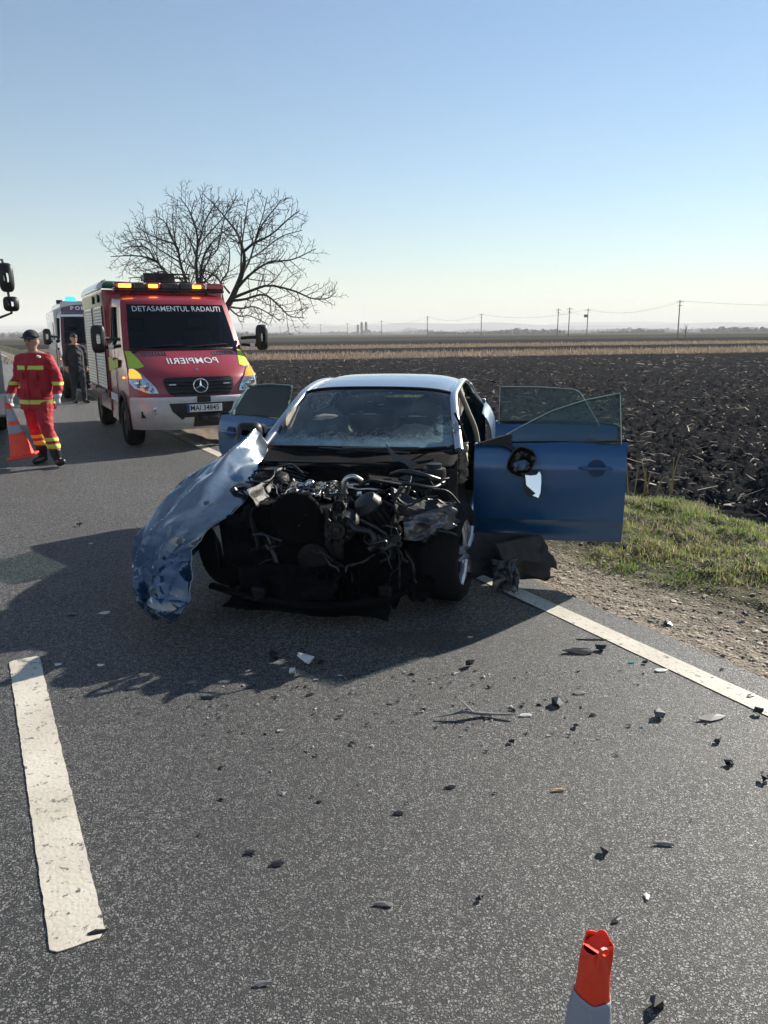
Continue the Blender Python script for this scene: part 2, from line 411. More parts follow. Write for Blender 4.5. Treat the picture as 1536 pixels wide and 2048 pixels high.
mat('hose_rubber', (.007, .007, .008), .35, spec=.5)
mat('wire_sheath', (.010, .010, .010), .3, spec=.6)
mat('yellow_wire', (.30, .22, .04), .4)
mat('airbag', (.58, .55, .48), .85, noise=.15, nscale=9, bump=.4, bscale=22)
mat('interior_dark', (.012, .012, .014), .7, noise=.2)
mat('interior_beige', (.42, .37, .28), .8, noise=.15)
mat('undertray', (.007, .007, .008), .6, noise=.4, bump=.3, bscale=30)
mat('mirror_glass', (.85, .86, .88), .02, metal=1)
mat('shutter', (.50, .50, .49), .42, metal=.4, noise=.12, nscale=10)
mat('hivis', (.50, .68, .05), .45, spec=.5)
mat('pale_strip', (.46, .50, .30), .5)
mat('hivis_band', (.62, .66, .10), .5)
mat('white_letter', (.75, .75, .75), .5)
mat('plate_white', (.70, .70, .69), .4); mat('plate_black', (.01, .01, .01), .4); mat('plate_blue', (.01, .04, .28), .4)
mat('amber_lit', (.9, .35, .02), .3, emit=(1.0, .30, .02), estr=5.0)
mat('amber_lens', (.8, .25, .01), .2, emit=(1.0, .33, .03), estr=1.2)
mat('red_lens', (.35, .01, .01), .15, coat=1)
mat('blue_lit', (.02, .12, .5), .2, emit=(.05, .35, 1.0), estr=1.3)
mat('lamp_reflector', (.72, .74, .77), .18, metal=.9)
mat('green_canvas', (.02, .16, .09), .6)
mat('cone_orange', (.98, .065, .022), .5, noise=.1, nscale=12, bump=.35, bscale=26)
mat('cone_band', (.32, .33, .37), .5, noise=.12, nscale=9, bump=.3, bscale=20)
mat('suit_red', (.40, .010, .020), .75, noise=.15, nscale=9, bump=.6, bscale=14)
mat('suit_navy', (.010, .012, .02), .8, noise=.2, bump=.5, bscale=12)
mat('trouser_navy', (.016, .02, .035), .8, noise=.2, bump=.5, bscale=12)
mat('boot', (.010, .010, .010), .35)
mat('glove', (.55, .56, .58), .6)
mat('skin', (.42, .25, .18), .5)
mat('hair', (.02, .015, .012), .6)
mat('eye', (.03, .02, .02), .2); mat('lip', (.30, .13, .11), .5)
mat('bark', (.028, .023, .020), .9, noise=.4, nscale=20, bump=.5, bscale=40)
mat('pole_wood', (.12, .11, .10), .8, noise=.2, nscale=2); mat('wire', (.05, .05, .05), .6)
mat('concrete', (.30, .29, .27), .85, noise=.2, nscale=.2)
mat('far_wood', (.045, .048, .038), .95, noise=.4, nscale=.05); mat('far_hill', (.05, .055, .045), .95, noise=.4, nscale=.004)
mat('debris_black', (.012, .012, .013), .35, noise=.3); mat('debris_grey', (.16, .155, .15), .5, noise=.3, nscale=40)
mat('debris_white', (.60, .59, .56), .5, noise=.15, nscale=40); mat('debris_glass', (.10, .26, .22), .1, coat=1)
mat('leaf_dry', (.36, .26, .15), .8)
t = M['airbag'].node_tree; _b = t.nodes['Principled BSDF']; _o = t.nodes['Material Output']; _t = t.nodes.new('ShaderNodeBsdfTranslucent'); _t.inputs[0].default_value = (.62, .58, .50, 1)
_m = t.nodes.new('ShaderNodeMixShader'); _m.inputs[0].default_value = .5; t.links.new(_b.outputs[0], _m.inputs[1]); t.links.new(_t.outputs[0], _m.inputs[2]); t.links.new(_m.outputs[0], _o.inputs[0])
glass('window_glass', (.66, .76, .72), 1.45)
glass('tinted_glass', (.10, .14, .15), 1.5)
glass('truck_glass', (.11, .13, .14), 1.42)
glass('lens_clear', (.85, .87, .88), 1.35)

# shattered windscreen: tinted sheet, crazed along the foot and towards the driver's side
m, t, mx, out = glass('windscreen', (.42, .55, .58), 1.45)
q = NT(t); P = q.pos(); sx = q.n('ShaderNodeSeparateXYZ', i0=P)
warp = q.n('ShaderNodeMix', data_type='VECTOR'); 
nz = t.nodes.new('ShaderNodeTexNoise'); nz.inputs['Scale'].default_value = 7; t.links.new(P, nz.inputs['Vector'])
va = q.n('ShaderNodeVectorMath', operation='MULTIPLY_ADD', i0=nz.outputs['Color'], i1=(.16, .16, .16), i2=P)
e1 = q.voro(va.outputs[0], 9, 'DISTANCE_TO_EDGE'); e2 = q.voro(va.outputs[0], 24, 'DISTANCE_TO_EDGE'); e3 = q.voro(va.outputs[0], 90, 'DISTANCE_TO_EDGE')
foot = q.rng(q.math('ADD', sx.outputs[2], q.math('MULTIPLY', q.noise(P, 6, 4), .16)), .985, 1.20, 1, 0)
side = q.rng(q.math('ADD', q.math('SUBTRACT', sx.outputs[0], q.math('MULTIPLY', sx.outputs[2], .9)), q.math('MULTIPLY', q.noise(P, 5, 4), .3)), -.40, -.1)
damage = q.math('MAXIMUM', foot, side)
l1 = q.math('MULTIPLY', q.rng(e1, .012, .03, 1, 0), q.rng(damage, .0, .3)); l2 = q.math('MULTIPLY', q.rng(e2, .012, .04, 1, 0), q.rng(damage, .25, .8)); l3 = q.math('MULTIPLY', q.rng(e3, .05, .2, 1, 0), q.rng(damage, .7, 1))
crz = q.math('MULTIPLY', q.rng(q.noise(P, 11, 5, .7), .42, .62), q.math('MULTIPLY', q.rng(damage, .5, .95), .75))
cr = q.math('MINIMUM', q.math('ADD', q.math('MAXIMUM', q.math('MAXIMUM', q.math('MULTIPLY', l1, .0), q.math('MULTIPLY', l2, .6)), q.math('MULTIPLY', l3, .5)), crz), .85)
wv_ = q.n('ShaderNodeTexNoise', iVector=q.n('ShaderNodeMapping', iVector=P, iRotation=(0, .5, .35), iScale=(3, 3, 60)).outputs[0], iScale=1.6, iDetail=3.0).outputs[0]
scr = q.math('MULTIPLY', q.rng(wv_, .655, .675), q.math('MULTIPLY', q.rng(q.noise(P, 4, 2), .45, .6), .35)); cr = q.math('MAXIMUM', cr, scr)
base = q.math('MULTIPLY', q.rng(q.math('ADD', sx.outputs[2], q.math('MULTIPLY', q.noise(P, 9, 5, .6), .05)), .955, 1.0, 1, 0), q.rng(q.noise(P, 14, 5, .7), .3, .6, .5, 1.0)); cr = q.math('MAXIMUM', cr, q.math('MULTIPLY', base, .95)); cr = q.math('MAXIMUM', cr, q.math('MULTIPLY', q.rng(q.noise(P, 3.5, 4), .35, .7), .10))
df = q.n('ShaderNodeBsdfDiffuse', i0=(.55, .80, .88, 1)); tl = q.n('ShaderNodeBsdfTranslucent', i0=(.60, .85, .90, 1))  # crazing tint brightened to carry the sunlight on the dashboard behind
ms = q.n('ShaderNodeMixShader', i0=.55, i1=df.outputs[0], i2=tl.outputs[0])
m2 = q.n('ShaderNodeMixShader', i0=cr, i1=mx.outputs[0], i2=ms.outputs[0])
t.links.new(m2.outputs[0], out.inputs[0])
# ================================================================== SETTING
rng = np.random.default_rng(7); random.seed(7)
# far plain: one sheet to the horizon
g = MB(); g.add([(-4600, -2900, -.16), (4600, -2900, -.16), (4600, 6400, -.16), (-4600, 6400, -.16)], [(0, 1, 2, 3)])
tag(g.build('ground', 'field_soil', smooth=0), kind='structure')

# road
def strip(s0, s1, d0, d1, z, n, jag=0, seed=1):
    vs = []; fs = []
    for i in range(n + 1):
        s = s0 + (s1 - s0) * i / n
        for k, d in enumerate((d0, d1)):
            j = (random.Random(seed * 7919 + i * 2 + k).random() - .5) * jag
            x, y = from_road(s + (0 if 0 < i < n else (random.Random(seed + i + k).random() - .5) * jag), d + j); vs.append((x, y, z))
    for i in range(n): fs.append((2*i, 2*i+1, 2*i+3, 2*i+2))
    return vs, fs
road = MB(); road.add(*strip(-14, 500, -6.7, .27, 0, 500, .03, 3))
tag(road.build('road', 'asphalt', smooth=0), kind='structure')
ln = MB(); ln.add(*strip(-14, 300, -.07, .07, .004, 3000, .003, 5)); tag(ln.build('road_edge_line', 'road_paint', smooth=0), kind='structure')
ln = MB(); ln.add(*strip(-14, 300, -6.3, -6.16, .004, 600, .006, 6)); tag(ln.build('road_edge_line', 'road_paint', smooth=0), kind='structure')
for k, s in enumerate((-2.33, 6.7, 15.7, 24.7, 33.7, 42.7)):
    # slightly rounded thermoplastic bar
    w, L, c = .075, 2.3, .02
    pts = [(s + c, -w), (s + L - c, -w), (s + L, -w + c), (s + L, w - c), (s + L - c, w), (s + c, w), (s, w - c), (s, -w + c)]
    dense = []
    for a, bq in zip(pts, pts[1:] + pts[:1]):
        n = max(1, int(math.dist(a, bq) / .03))
        for i in range(n):
            f = i / n; dense.append((a[0] + (bq[0]-a[0]) * f + random.uniform(-.0022, .0022), a[1] + (bq[1]-a[1]) * f + random.uniform(-.0022, .0022)))
    lo = [(*from_road(p, d - 3.02), .001) for p, d in dense]; hi = [(*from_road(p, d - 3.02), .0042) for p, d in dense]
    bar = MB(); n = len(dense); bar.add(lo + hi, [tuple(range(n, 2 * n))] + [(i, (i+1) % n, n + (i+1) % n, n + i) for i in range(n)])
    tag(bar.build('centre_line_dash', 'road_paint', smooth=0), kind='structure')

# verge: crumbling shoulder, then hummocky turf
def verge_z(s, d):
    z = -.004 - .05 * np.clip((d - .2) / .5, 0, 1) + .013 * pn(s * 9, d * 9, 3) * np.clip((d - .2) * 6, 0, 1) + .007 * pn(s * 31, d * 31, 5)
    t = np.clip((d - 1.0) / .6, 0, 1)
    z = z + t * (.05 + .09 * pn(s * 1.7, d * 2.3, 11) + .05 * np.abs(pn(s * 5.1, d * 5.1, 12)))
    return z - .12 * np.clip((d - 2.9) / .5, 0, 1)
def sd_grid(ss, ds):
    s, d = np.meshgrid(ss, ds); x = P0[0] + s * UX + d * NX; y = P0[1] + s * UY + d * NY
    nu, nv = len(ss), len(ds); i = np.arange((nv - 1) * nu).reshape(nv - 1, nu)[:, :-1].ravel()
    return s.ravel(), d.ravel(), x.ravel(), y.ravel(), np.stack([i, i + 1, i + nu + 1, i + nu], 1)
ss = np.concatenate([np.arange(-9, 7, .025), np.arange(7, 22, .09), np.arange(22, 300, 2.0)]); ds = np.arange(.2, 3.75, .025)
s_, d_, x_, y_, f_ = sd_grid(ss, ds)
o = raw_mesh('roadside_verge', np.stack([x_, y_, verge_z(s_, d_)], 1), f_, 'verge_earth', True); tag(o, kind='structure')
# left verge beyond the far lane
s_, d_, x_, y_, f_ = sd_grid(np.concatenate([np.arange(-10, 40, .3), np.arange(40, 300, 4)]), np.arange(-12, -6.5, .15))
o = raw_mesh('roadside_verge', np.stack([x_, y_, -.03 + .05 * pn(s_ * .9, d_ * .9, 2) - .06 * (d_ < -6.9)], 1), f_, 'verge_earth', True); tag(o, kind='structure')

# ploughed field: clods turned up in furrows, real relief out to the second strip
az = np.radians(np.arange(-48, 46, .125)); rr = 5.2 * np.exp(np.arange(0, 3.25, .0066))
A, Rr = np.meshgrid(az, rr); X = (Rr * np.sin(A)).ravel(); Y = (Rr * np.cos(A)).ravel()
s_, d_ = to_road(X, Y)
fa = R(62); fx = X * math.cos(fa) + Y * math.sin(fa); fy = -X * math.sin(fa) + Y * math.cos(fa)
wx = X + .25 * pn(X * 1.3, Y * 1.3, 31); wy = Y + .25 * pn(X * 1.3, Y * 1.3, 32)
clod = (1 - np.abs(pn(wx * 2.6, wy * 2.6, 21)) * 1.6).clip(0, 1)
cl2 = (1 - np.abs(pn(wx * 6.5, wy * 6.5, 22)) * 1.7).clip(0, 1); cl3 = pn(wx * 17, wy * 17, 23); cl4 = pn(wx * 40, wy * 40, 24)
furrow = .035 * np.sin(fy * 2 * np.pi / .42 + 1.5 * pn(X * .6, Y * .6, 8))
H = .09 * clod ** 2 + .06 * cl2 ** 2 + .035 * cl3 + .014 * cl4 + furrow * .8 - .08 + .05 * pn(X * .35, Y * .35, 9)
qd = -X * math.sin(BA) + Y * math.cos(BA)
st = ((qd > 53) & (qd < 67)) | ((qd > 88) & (qd < 112))
H = np.where(st, H * .3 + .0, H)
H = np.where(d_ < 3.9, H * np.clip((d_ - 3.1) / .8, 0, 1) - .12 * np.clip((3.9 - d_) / .8, 0, 1), H)
nu, nv = len(az), len(rr); i = np.arange((nv - 1) * nu).reshape(nv - 1, nu)[:, :-1].ravel(); F = np.stack([i, i + 1, i + nu + 1, i + nu], 1)
F = F[(d_[F].min(1) > 3.1) & (qd[F].max(1) < 118)]
used, inv = np.unique(F, return_inverse=True); F = inv.reshape(F.shape)
FV = np.stack([X, Y, H], 1)[used]
tag(raw_mesh('ploughed_field', FV, F, 'field_soil', True), kind='structure')
def field_z(x, y):
    wx = x + .25 * pn(x * 1.3, y * 1.3, 31); wy = y + .25 * pn(x * 1.3, y * 1.3, 32)
    c1 = (1 - np.abs(pn(wx * 2.6, wy * 2.6, 21)) * 1.6).clip(0, 1); c2 = (1 - np.abs(pn(wx * 6.5, wy * 6.5, 22)) * 1.7).clip(0, 1)
    fy = -x * math.sin(fa) + y * math.cos(fa)
    return .09 * c1 ** 2 + .06 * c2 ** 2 + .035 * pn(wx * 17, wy * 17, 23) + .028 * np.sin(fy * 2 * np.pi / .42 + 1.5 * pn(x * .6, y * .6, 8)) - .08 + .05 * pn(x * .35, y * .35, 9)

# loose clods lying on the field
def scatter_lumps(name, x, y, z, size, mat_, col, flat=.7, seed=1, sink=.25):
    r_ = np.random.default_rng(seed)
    t = (1 + 5 ** .5) / 2
    iv = np.array([(-1,t,0),(1,t,0),(-1,-t,0),(1,-t,0),(0,-1,t),(0,1,t),(0,-1,-t),(0,1,-t),(t,0,-1),(t,0,1),(-t,0,-1),(-t,0,1)], float); iv /= np.linalg.norm(iv[0])
    fc = np.array([(0,11,5),(0,5,1),(0,1,7),(0,7,10),(0,10,11),(1,5,9),(5,11,4),(11,10,2),(10,7,6),(7,1,8),(3,9,4),(3,4,2),(3,2,6),(3,6,8),(3,8,9),(4,9,5),(2,4,11),(6,2,10),(8,6,7),(9,8,1)])
    n = len(x); V = iv[None] * r_.uniform(.65, 1.25, (n, 12, 1))
    V = V * np.stack([r_.uniform(.7, 1.5, n), r_.uniform(.7, 1.3, n), np.full(n, flat) * r_.uniform(.6, 1.1, n)], 1)[:, None, :] * size[:, None, None]
    a = r_.uniform(0, 6.28, n); ca, sa = np.cos(a)[:, None], np.sin(a)[:, None]
    V = np.stack([V[..., 0] * ca - V[..., 1] * sa, V[..., 0] * sa + V[..., 1] * ca, V[..., 2]], -1)
    V += np.stack([x, y, z + size * flat * (1 - 2 * sink) * .5], 1)[:, None, :]
    Fc = fc[None] + (np.arange(n) * 12)[:, None, None]
    return raw_mesh(name, V.reshape(-1, 3), Fc.reshape(-1, 3), mat_, False, np.repeat(col, 12, 0))
n = 5200; r = 5.6 * np.exp(rng.uniform(0, 1.9, n)); a = np.radians(rng.uniform(-20, 40, n)); x, y = r * np.sin(a), r * np.cos(a); k = to_road(x, y)[1] > 3.6; x, y, r = x[k], y[k], r[k]
o = scatter_lumps('soil_clods', x, y, field_z(x, y), rng.uniform(.012, .045, len(x)) * (1 + (rng.random(len(x)) > .95) * .6), 'field_soil', np.full((len(x), 3), .03), .7, 4)
tag(o, 'dark crumbly clods strewn over the ploughed field', 'soil', kind='stuff')

# straw and maize trash turned into the furrows
def scatter_strips(name, x, y, z, L, wd, mat_, col, seed, up=(.0, .35), bend=.15):
    r_ = np.random.default_rng(seed); n = len(x)
    a = r_.uniform(0, 6.28, n); e = r_.uniform(up[0], up[1], n)
    dx, dy, dz = np.cos(a) * np.cos(e), np.sin(a) * np.cos(e), np.sin(e)
    D = np.stack([dx, dy, dz], 1); Sd = np.stack([-np.sin(a), np.cos(a), r_.uniform(-.6, .6, n)], 1)
    base = np.stack([x, y, z], 1); mid = base + D * (L * .5)[:, None] + np.array([0, 0, 1]) * (L * bend * r_.uniform(-.2, 1, n))[:, None]; tip = base + D * L[:, None]
    w = (Sd * wd[:, None])
    V = np.stack([base - w, base + w, mid - w, mid + w, tip - w * .5, tip + w * .5], 1)
    Fc = np.array([(0, 1, 3, 2), (2, 3, 5, 4)])[None] + (np.arange(n) * 6)[:, None, None]
    return raw_mesh(name, V.reshape(-1, 3), Fc.reshape(-1, 4), mat_, False, np.repeat(col, 6, 0))
n = 14000; r = 5.6 * np.exp(rng.uniform(0, 2.3, n)); a = np.radians(rng.uniform(-22, 40, n)); x, y = r * np.sin(a), r * np.cos(a)
k = (to_road(x, y)[1] > 3.5) & (-x * math.sin(BA) + y * math.cos(BA) < 52); x, y, r = x[k], y[k], r[k]; n = len(x)
col = np.array([.36, .33, .285]) * (rng.random((n, 1)) ** 2.3 * 1.6 + .06) * np.array([1, .97, .9])
o = scatter_strips('straw_trash', x, y, field_z(x, y) + .01, np.exp(rng.normal(-2.3, .55, n)).clip(.03, .4) * (.8 + r / 40), np.exp(rng.normal(-5.2, .4, n)).clip(.002, .014) * (.8 + r / 22), 'straw', col, 5, (-.1, .3))
tag(o, 'pale bits of maize straw lying in the ploughed soil', 'straw', kind='stuff')
# standing stubble on the two pale strips
n = 26000; x = rng.uniform(-32, 62, n); q0 = np.where(rng.random(n) < .6, rng.uniform(52.5, 67.5, n), rng.uniform(87, 112, n)); y = (q0 + x * math.sin(BA)) / math.cos(BA)
col = np.array([.34, .265, .185]) * rng.uniform(.5, 1.3, (n, 1))
o = scatter_strips('maize_stubble', x, y, np.full(n, -.08), rng.uniform(.12, .42, n), rng.uniform(.012, .03, n), 'straw', col, 9, (.7, 1.5), .05)
tag(o, 'short dry stubble standing in pale strips across the field', 'stubble', kind='stuff')

# turf
def blades(name, n, smin, smax, dmin, dmax, hmin, hmax, seed, palette, dens=None, lean=.5):
    r_ = np.random.default_rng(seed)
    s = r_.uniform(smin, smax, n); d = r_.uniform(dmin, dmax, n)
    if dens is not None: k = r_.random(n) < dens(s, d); s, d = s[k], d[k]
    n = len(s); x = P0[0] + s * UX + d * NX; y = P0[1] + s * UY + d * NY; z = verge_z(s, d) - .01
    tall = .6 + .8 * (pn(s * 2.5, d * 2.5, 41) + .5).clip(0, 1)
    h = r_.uniform(hmin, hmax, n) * tall; a = r_.uniform(0, 6.28, n); l = r_.uniform(.1, lean, n) * h * 2; w = r_.uniform(.0018, .0042, n)
    ux, uy = np.cos(a), np.sin(a)
    B = np.stack([x, y, z], 1); Sd = np.stack([-uy, ux, np.zeros(n)], 1) * w[:, None]
    Dh = np.stack([ux, uy, np.zeros(n)], 1); Z = np.array([0, 0, 1.])
    m1 = B + Dh * (l * .3)[:, None] + Z * (h * .6)[:, None]; tp = B + Dh * l[:, None] + Z * h[:, None] * r_.uniform(.6, 1, n)[:, None]
    V = np.stack([B - Sd, B + Sd, m1 + Sd * .8, m1 - Sd * .8, tp], 1).reshape(-1, 3)
    i = (np.arange(n) * 5)[:, None]; F3 = np.concatenate([i + np.array([[0, 1, 2]]), i + np.array([[0, 2, 3]]), i + np.array([[3, 2, 4]])], 0)
    pal = np.array(palette); mixn = (pn(s * 1.3, d * 1.3, 77) * .5 + .5 + r_.normal(0, .22, n)).clip(0, .999)
    c = pal[(mixn * len(pal)).astype(int)] * r_.uniform(.7, 1.3, (n, 1))
    return raw_mesh(name, V, F3, 'grass_blade', False, np.repeat(c, 5, 0))
GP = [(.12, .20, .04), (.17, .25, .05), (.22, .28, .065), (.28, .29, .10), (.38, .33, .18), (.44, .37, .23)]
edge = lambda s, d: np.clip((d - 1.05 + .5 * pn(s * 1.1, d * .8, 51)) / .45, 0, 1) * np.clip((3.55 - d) / .35, 0, 1) * (.25 + .75 * (pn(s * 3, d * 3, 52) > -.18))
tag(blades('grass', 120000, -6.5, 7.5, .95, 3.5, .025, .085, 3, GP, edge), 'short patchy grass on the roadside verge', 'grass', kind='stuff')
tag(blades('grass', 14000, 7.5, 30, 1.0, 3.5, .06, .14, 4, GP, edge), 'grass farther along the roadside verge', 'grass', kind='stuff')
dead = lambda s, d: (np.exp(-((s - 2.0) / .5) ** 2 - ((d - 1.75) / .22) ** 2) + .7 * np.exp(-((s + .1) / .6) ** 2 - ((d - 2.2) / .25) ** 2) + .06).clip(0, 1)
tag(blades('dead_grass', 16000, -6, 7, 1.0, 3.6, .05, .13, 6, [(.24, .185, .13), (.32, .25, .17), (.17, .125, .09)], dead, .9), 'brown dead grass matted between the green tufts', 'grass', kind='stuff')
# dry maize stalks stuck in the turf edge
st_ = MB(); r_ = random.Random(3)
cx, cy = from_road(1.6, 3.42)
for k in range(9):
    bx, by = cx + r_.uniform(-.3, .3), cy + r_.uniform(-.12, .12); h = r_.uniform(.15, .42)
    kx = bx + r_.uniform(-.12, .12)
    pts = [(bx, by, -.06), (bx + (kx - bx) * .6, by, h * .6), (kx, by, h)]
    if r_.random() < .6: pts.append((kx + r_.uniform(-.22, .22), by + r_.uniform(-.05, .05), h * r_.uniform(.5, .9)))
    st_.tube(pts, [.009, .008, .007, .003][:len(pts)], 5)
tag(st_.build('dry_stalk_clump', 'leaf_dry'), 'clump of broken dry maize stalks where grass meets ploughed soil', 'stalks')

# gravel on the shoulder
n = 24000; s = rng.uniform(-4.5, 7.5, n); d = .22 + rng.gamma(2.0, .23, n); k = d < 1.7; s, d = s[k], d[k]; n = len(s)
x = P0[0] + s * UX + d * NX; y = P0[1] + s * UY + d * NY
sz = np.exp(rng.normal(-5.1, .5, n)).clip(.003, .024)
col = np.array([.42, .365, .29]) * rng.uniform(.3, 1.3, (n, 1)) * np.array([1, .98, .95])
tag(scatter_lumps('gravel', x, y, verge_z(s, d), sz, 'pebble', col, .32, 8), 'loose gravel and chippings along the road shoulder', 'gravel', kind='stuff')

# ------------------------------------------------------------------ pixel helper: where a point of the photograph stands in the place
_cm = cam.matrix_world.copy(); FPX = 1538.0
def ray(px, py): return (_cm.to_3x3() @ Vector(((px - 768) / FPX, (1024 - py) / FPX, -1))).normalized()
def at_ground(px, py, z=0.0):
    v = ray(px, py); k = (z - CAM_H) / v.z; return Vector((v.x * k, v.y * k, z))
def at_dist(px, py, yd):
    v = ray(px, py); k = yd / v.y; return Vector((v.x * k, yd, CAM_H + v.z * k))

# ------------------------------------------------------------------ far country
def ridge(name, y0, x0, x1, n, base, amp, sc, seed, kind_, mat_, thick, label=None, cat=None, rough=0):
    xs = np.linspace(x0, x1, n); h = base + amp * pn(xs / sc, np.full(n, .3), seed) + amp * .45 * pn(xs / sc * 3.1, np.full(n, 2.3), seed + 1)
    if rough: h = h + rough * np.abs(pn(xs / 6., np.full(n, 5.1), seed + 2)) * 2 + rough * .8 * np.random.default_rng(seed).random(n)
    h = h.clip(.5, None); V = []; 
    for x, hh in zip(xs, h): V += [(x, y0 + .08 * abs(x) * 0 - thick * .5, -.3), (x, y0, hh), (x, y0 + thick * .5, -.3)]
    F = []
    for i in range(n - 1):
        a = i * 3; F += [(a, a + 3, a + 4, a + 1), (a + 1, a + 4, a + 5, a + 2)]
    o = raw_mesh(name, V, F, mat_, not rough); tag(o, label, cat, kind=kind_); return o
ridge('hills', 5200, -3800, 4200, 400, 62, 36, 1400, 5, 'structure', 'far_hill', 1500)
ridge('hills', 3800, -3200, 3200, 300, 34, 22, 900, 9, 'structure', 'far_hill', 900)
# distant wood: many small crowns massed into belts
def belt(name, y0, dy, x0, x1, n, hmin, hmax, seed, label):
    r_ = np.random.default_rng(seed); x = r_.uniform(x0, x1, n); y = y0 + r_.uniform(0, dy, n) + x * .06
    k = pn(x / 90., np.full(n, 1.7), seed) > -.28; x, y = x[k], y[k]; n = len(x)
    sz = r_.uniform(hmin, hmax, n) * (1 + .3 * (r_.random(n) > .94)) * (.75 + .6 * pn(x / 60., np.full(n, .7), seed + 3).clip(-.5, 1))
    o = scatter_lumps(name, x, y, sz * .25, sz * .55, 'far_wood', np.full((n, 3), .05), 1.15, seed, .3)
    tag(o, label, 'woodland', kind='stuff')
belt('treeline', 760, 90, -640, 760, 4200, 2.6, 5.6, 21, 'hazy belt of scrub and trees along the far edge of the fields')
belt('treeline', 1500, 200, -1200, 1400, 3600, 5, 9, 22, 'fainter belt of trees behind the first one')
belt('treeline', 2500, 400, -2000, 2200, 3600, 9, 15, 23, 'palest belt of trees under the hills')

# grain silo far off
def silo():
    c = at_dist(727, 660, 1000); t = thing('grain_silo', 'hazy grain silo with slim towers far across the fields', 'silo', (c.x, c.y, -.2))
    for i, (dx, h, r) in enumerate(((-7, 13.0, 1.5), (-2.2, 16.0, 1.7), (3.4, 16.4, 1.6))):
        q_ = MB(); q_.lathe([(r, 0), (r, h - 2), (r * .8, h - 1.2), (r * .25, h)], 12, (dx, 0, 0)); q_.build('tower', 'grey_plastic', t)
    q_ = MB(); q_.box((4.5, 0, 2.5), (10, 7, 5)); q_.prism([(-.5, 5), (9.5, 5), (4.5, 7)], 7, (0, 3.5, 0)); q_.build('shed', 'concrete', t)
    q_ = MB(); q_.box((-9, 0, 2), (6, 6, 4)); q_.build('annex', 'concrete', t)
silo()

# power poles
POLES = [(1361, 600, 223, 'tallest utility pole, standing alone at the right beside a small tree', 1), (1176, 617, 288, 'utility pole carrying a transformer, rightmost of the three close together', 2),
         (1139, 615, 280, 'plain tall utility pole, middle one of the three close together', 1), (1117, 617, 288, 'slim utility pole, leftmost of the three close together', 1),
         (963, 627, 334, 'utility pole above the windscreen end of the car roof', 1), (855, 632, 366, 'utility pole rising over the middle of the car roof', 1),
         (763, 641, 439, 'utility pole just right of the distant silo', 1), (695, 646, 520, 'utility pole just left of the distant silo', 1),
         (641, 648, 575, 'faint utility pole second to the left of the silo', 1), (598, 651, 650, 'faint utility pole third to the left of the silo', 1), (560, 652, 700, 'faintest utility pole near the drooping tree twigs', 1)]
pole_top = []
for px, py, dist, lab, typ in POLES:
    top = at_dist(px, py, dist); t = thing('utility_pole', lab, 'utility pole', (top.x, top.y, -.2), 0, 'power line across the fields')
    h = top.z + .2; q_ = MB(); q_.tube([(0, 0, 0), (random.uniform(-.12, .12), 0, h)], [.2, .13], 8); q_.build('post', 'pole_wood', t)
    for zz in ((h - .5, h - 1.5) if typ == 1 and dist < 400 else (h - .6,)):
        q_ = MB(); q_.box((0, -.15, zz), (1.7 if zz > h - 1 else 1.2, .12, .14)); c_ = q_.build('cross_arm', 'pole_wood', t)
    if typ == 2:
        q_ = MB(); q_.box((-.7, 0, h - 2.6), (1.1, .8, 1.0)); q_.build('transformer', 'grey_plastic', t)
    pole_top.append((t, top))
for chain in ([0, 1, 4, 5, 6, 7, 8, 9, 10], [1, 2, 3]):
    for a, bq in zip(chain, chain[1:]):
        ta, pa = pole_top[a]; tb, pb = pole_top[bq]
        for off in (-.7, .7):
            A_ = Vector((off, -.15, pa.z + .2 - .25)); B_ = Vector((pb.x - pa.x + off, pb.y - pa.y - .15, pb.z + .2 - .25))
            q_ = MB(); q_.tube([A_.lerp(B_, i / 12) - Vector((0, 0, 2.2 * (1 - (2 * i / 12 - 1) ** 2))) for i in range(13)], .016, 4, False)
            q_.build('wire', 'wire', ta)
ta, pa = pole_top[0]
for off in (-.7, .7):
    q_ = MB(); q_.tube([Vector((off + 75 * i / 12, -.15 - 30 * i / 12, pa.z - .05 - 2.0 * (1 - (2 * i / 12 - 1) ** 2))) for i in range(13)], .014, 4, False); q_.build('wire', 'wire', ta)

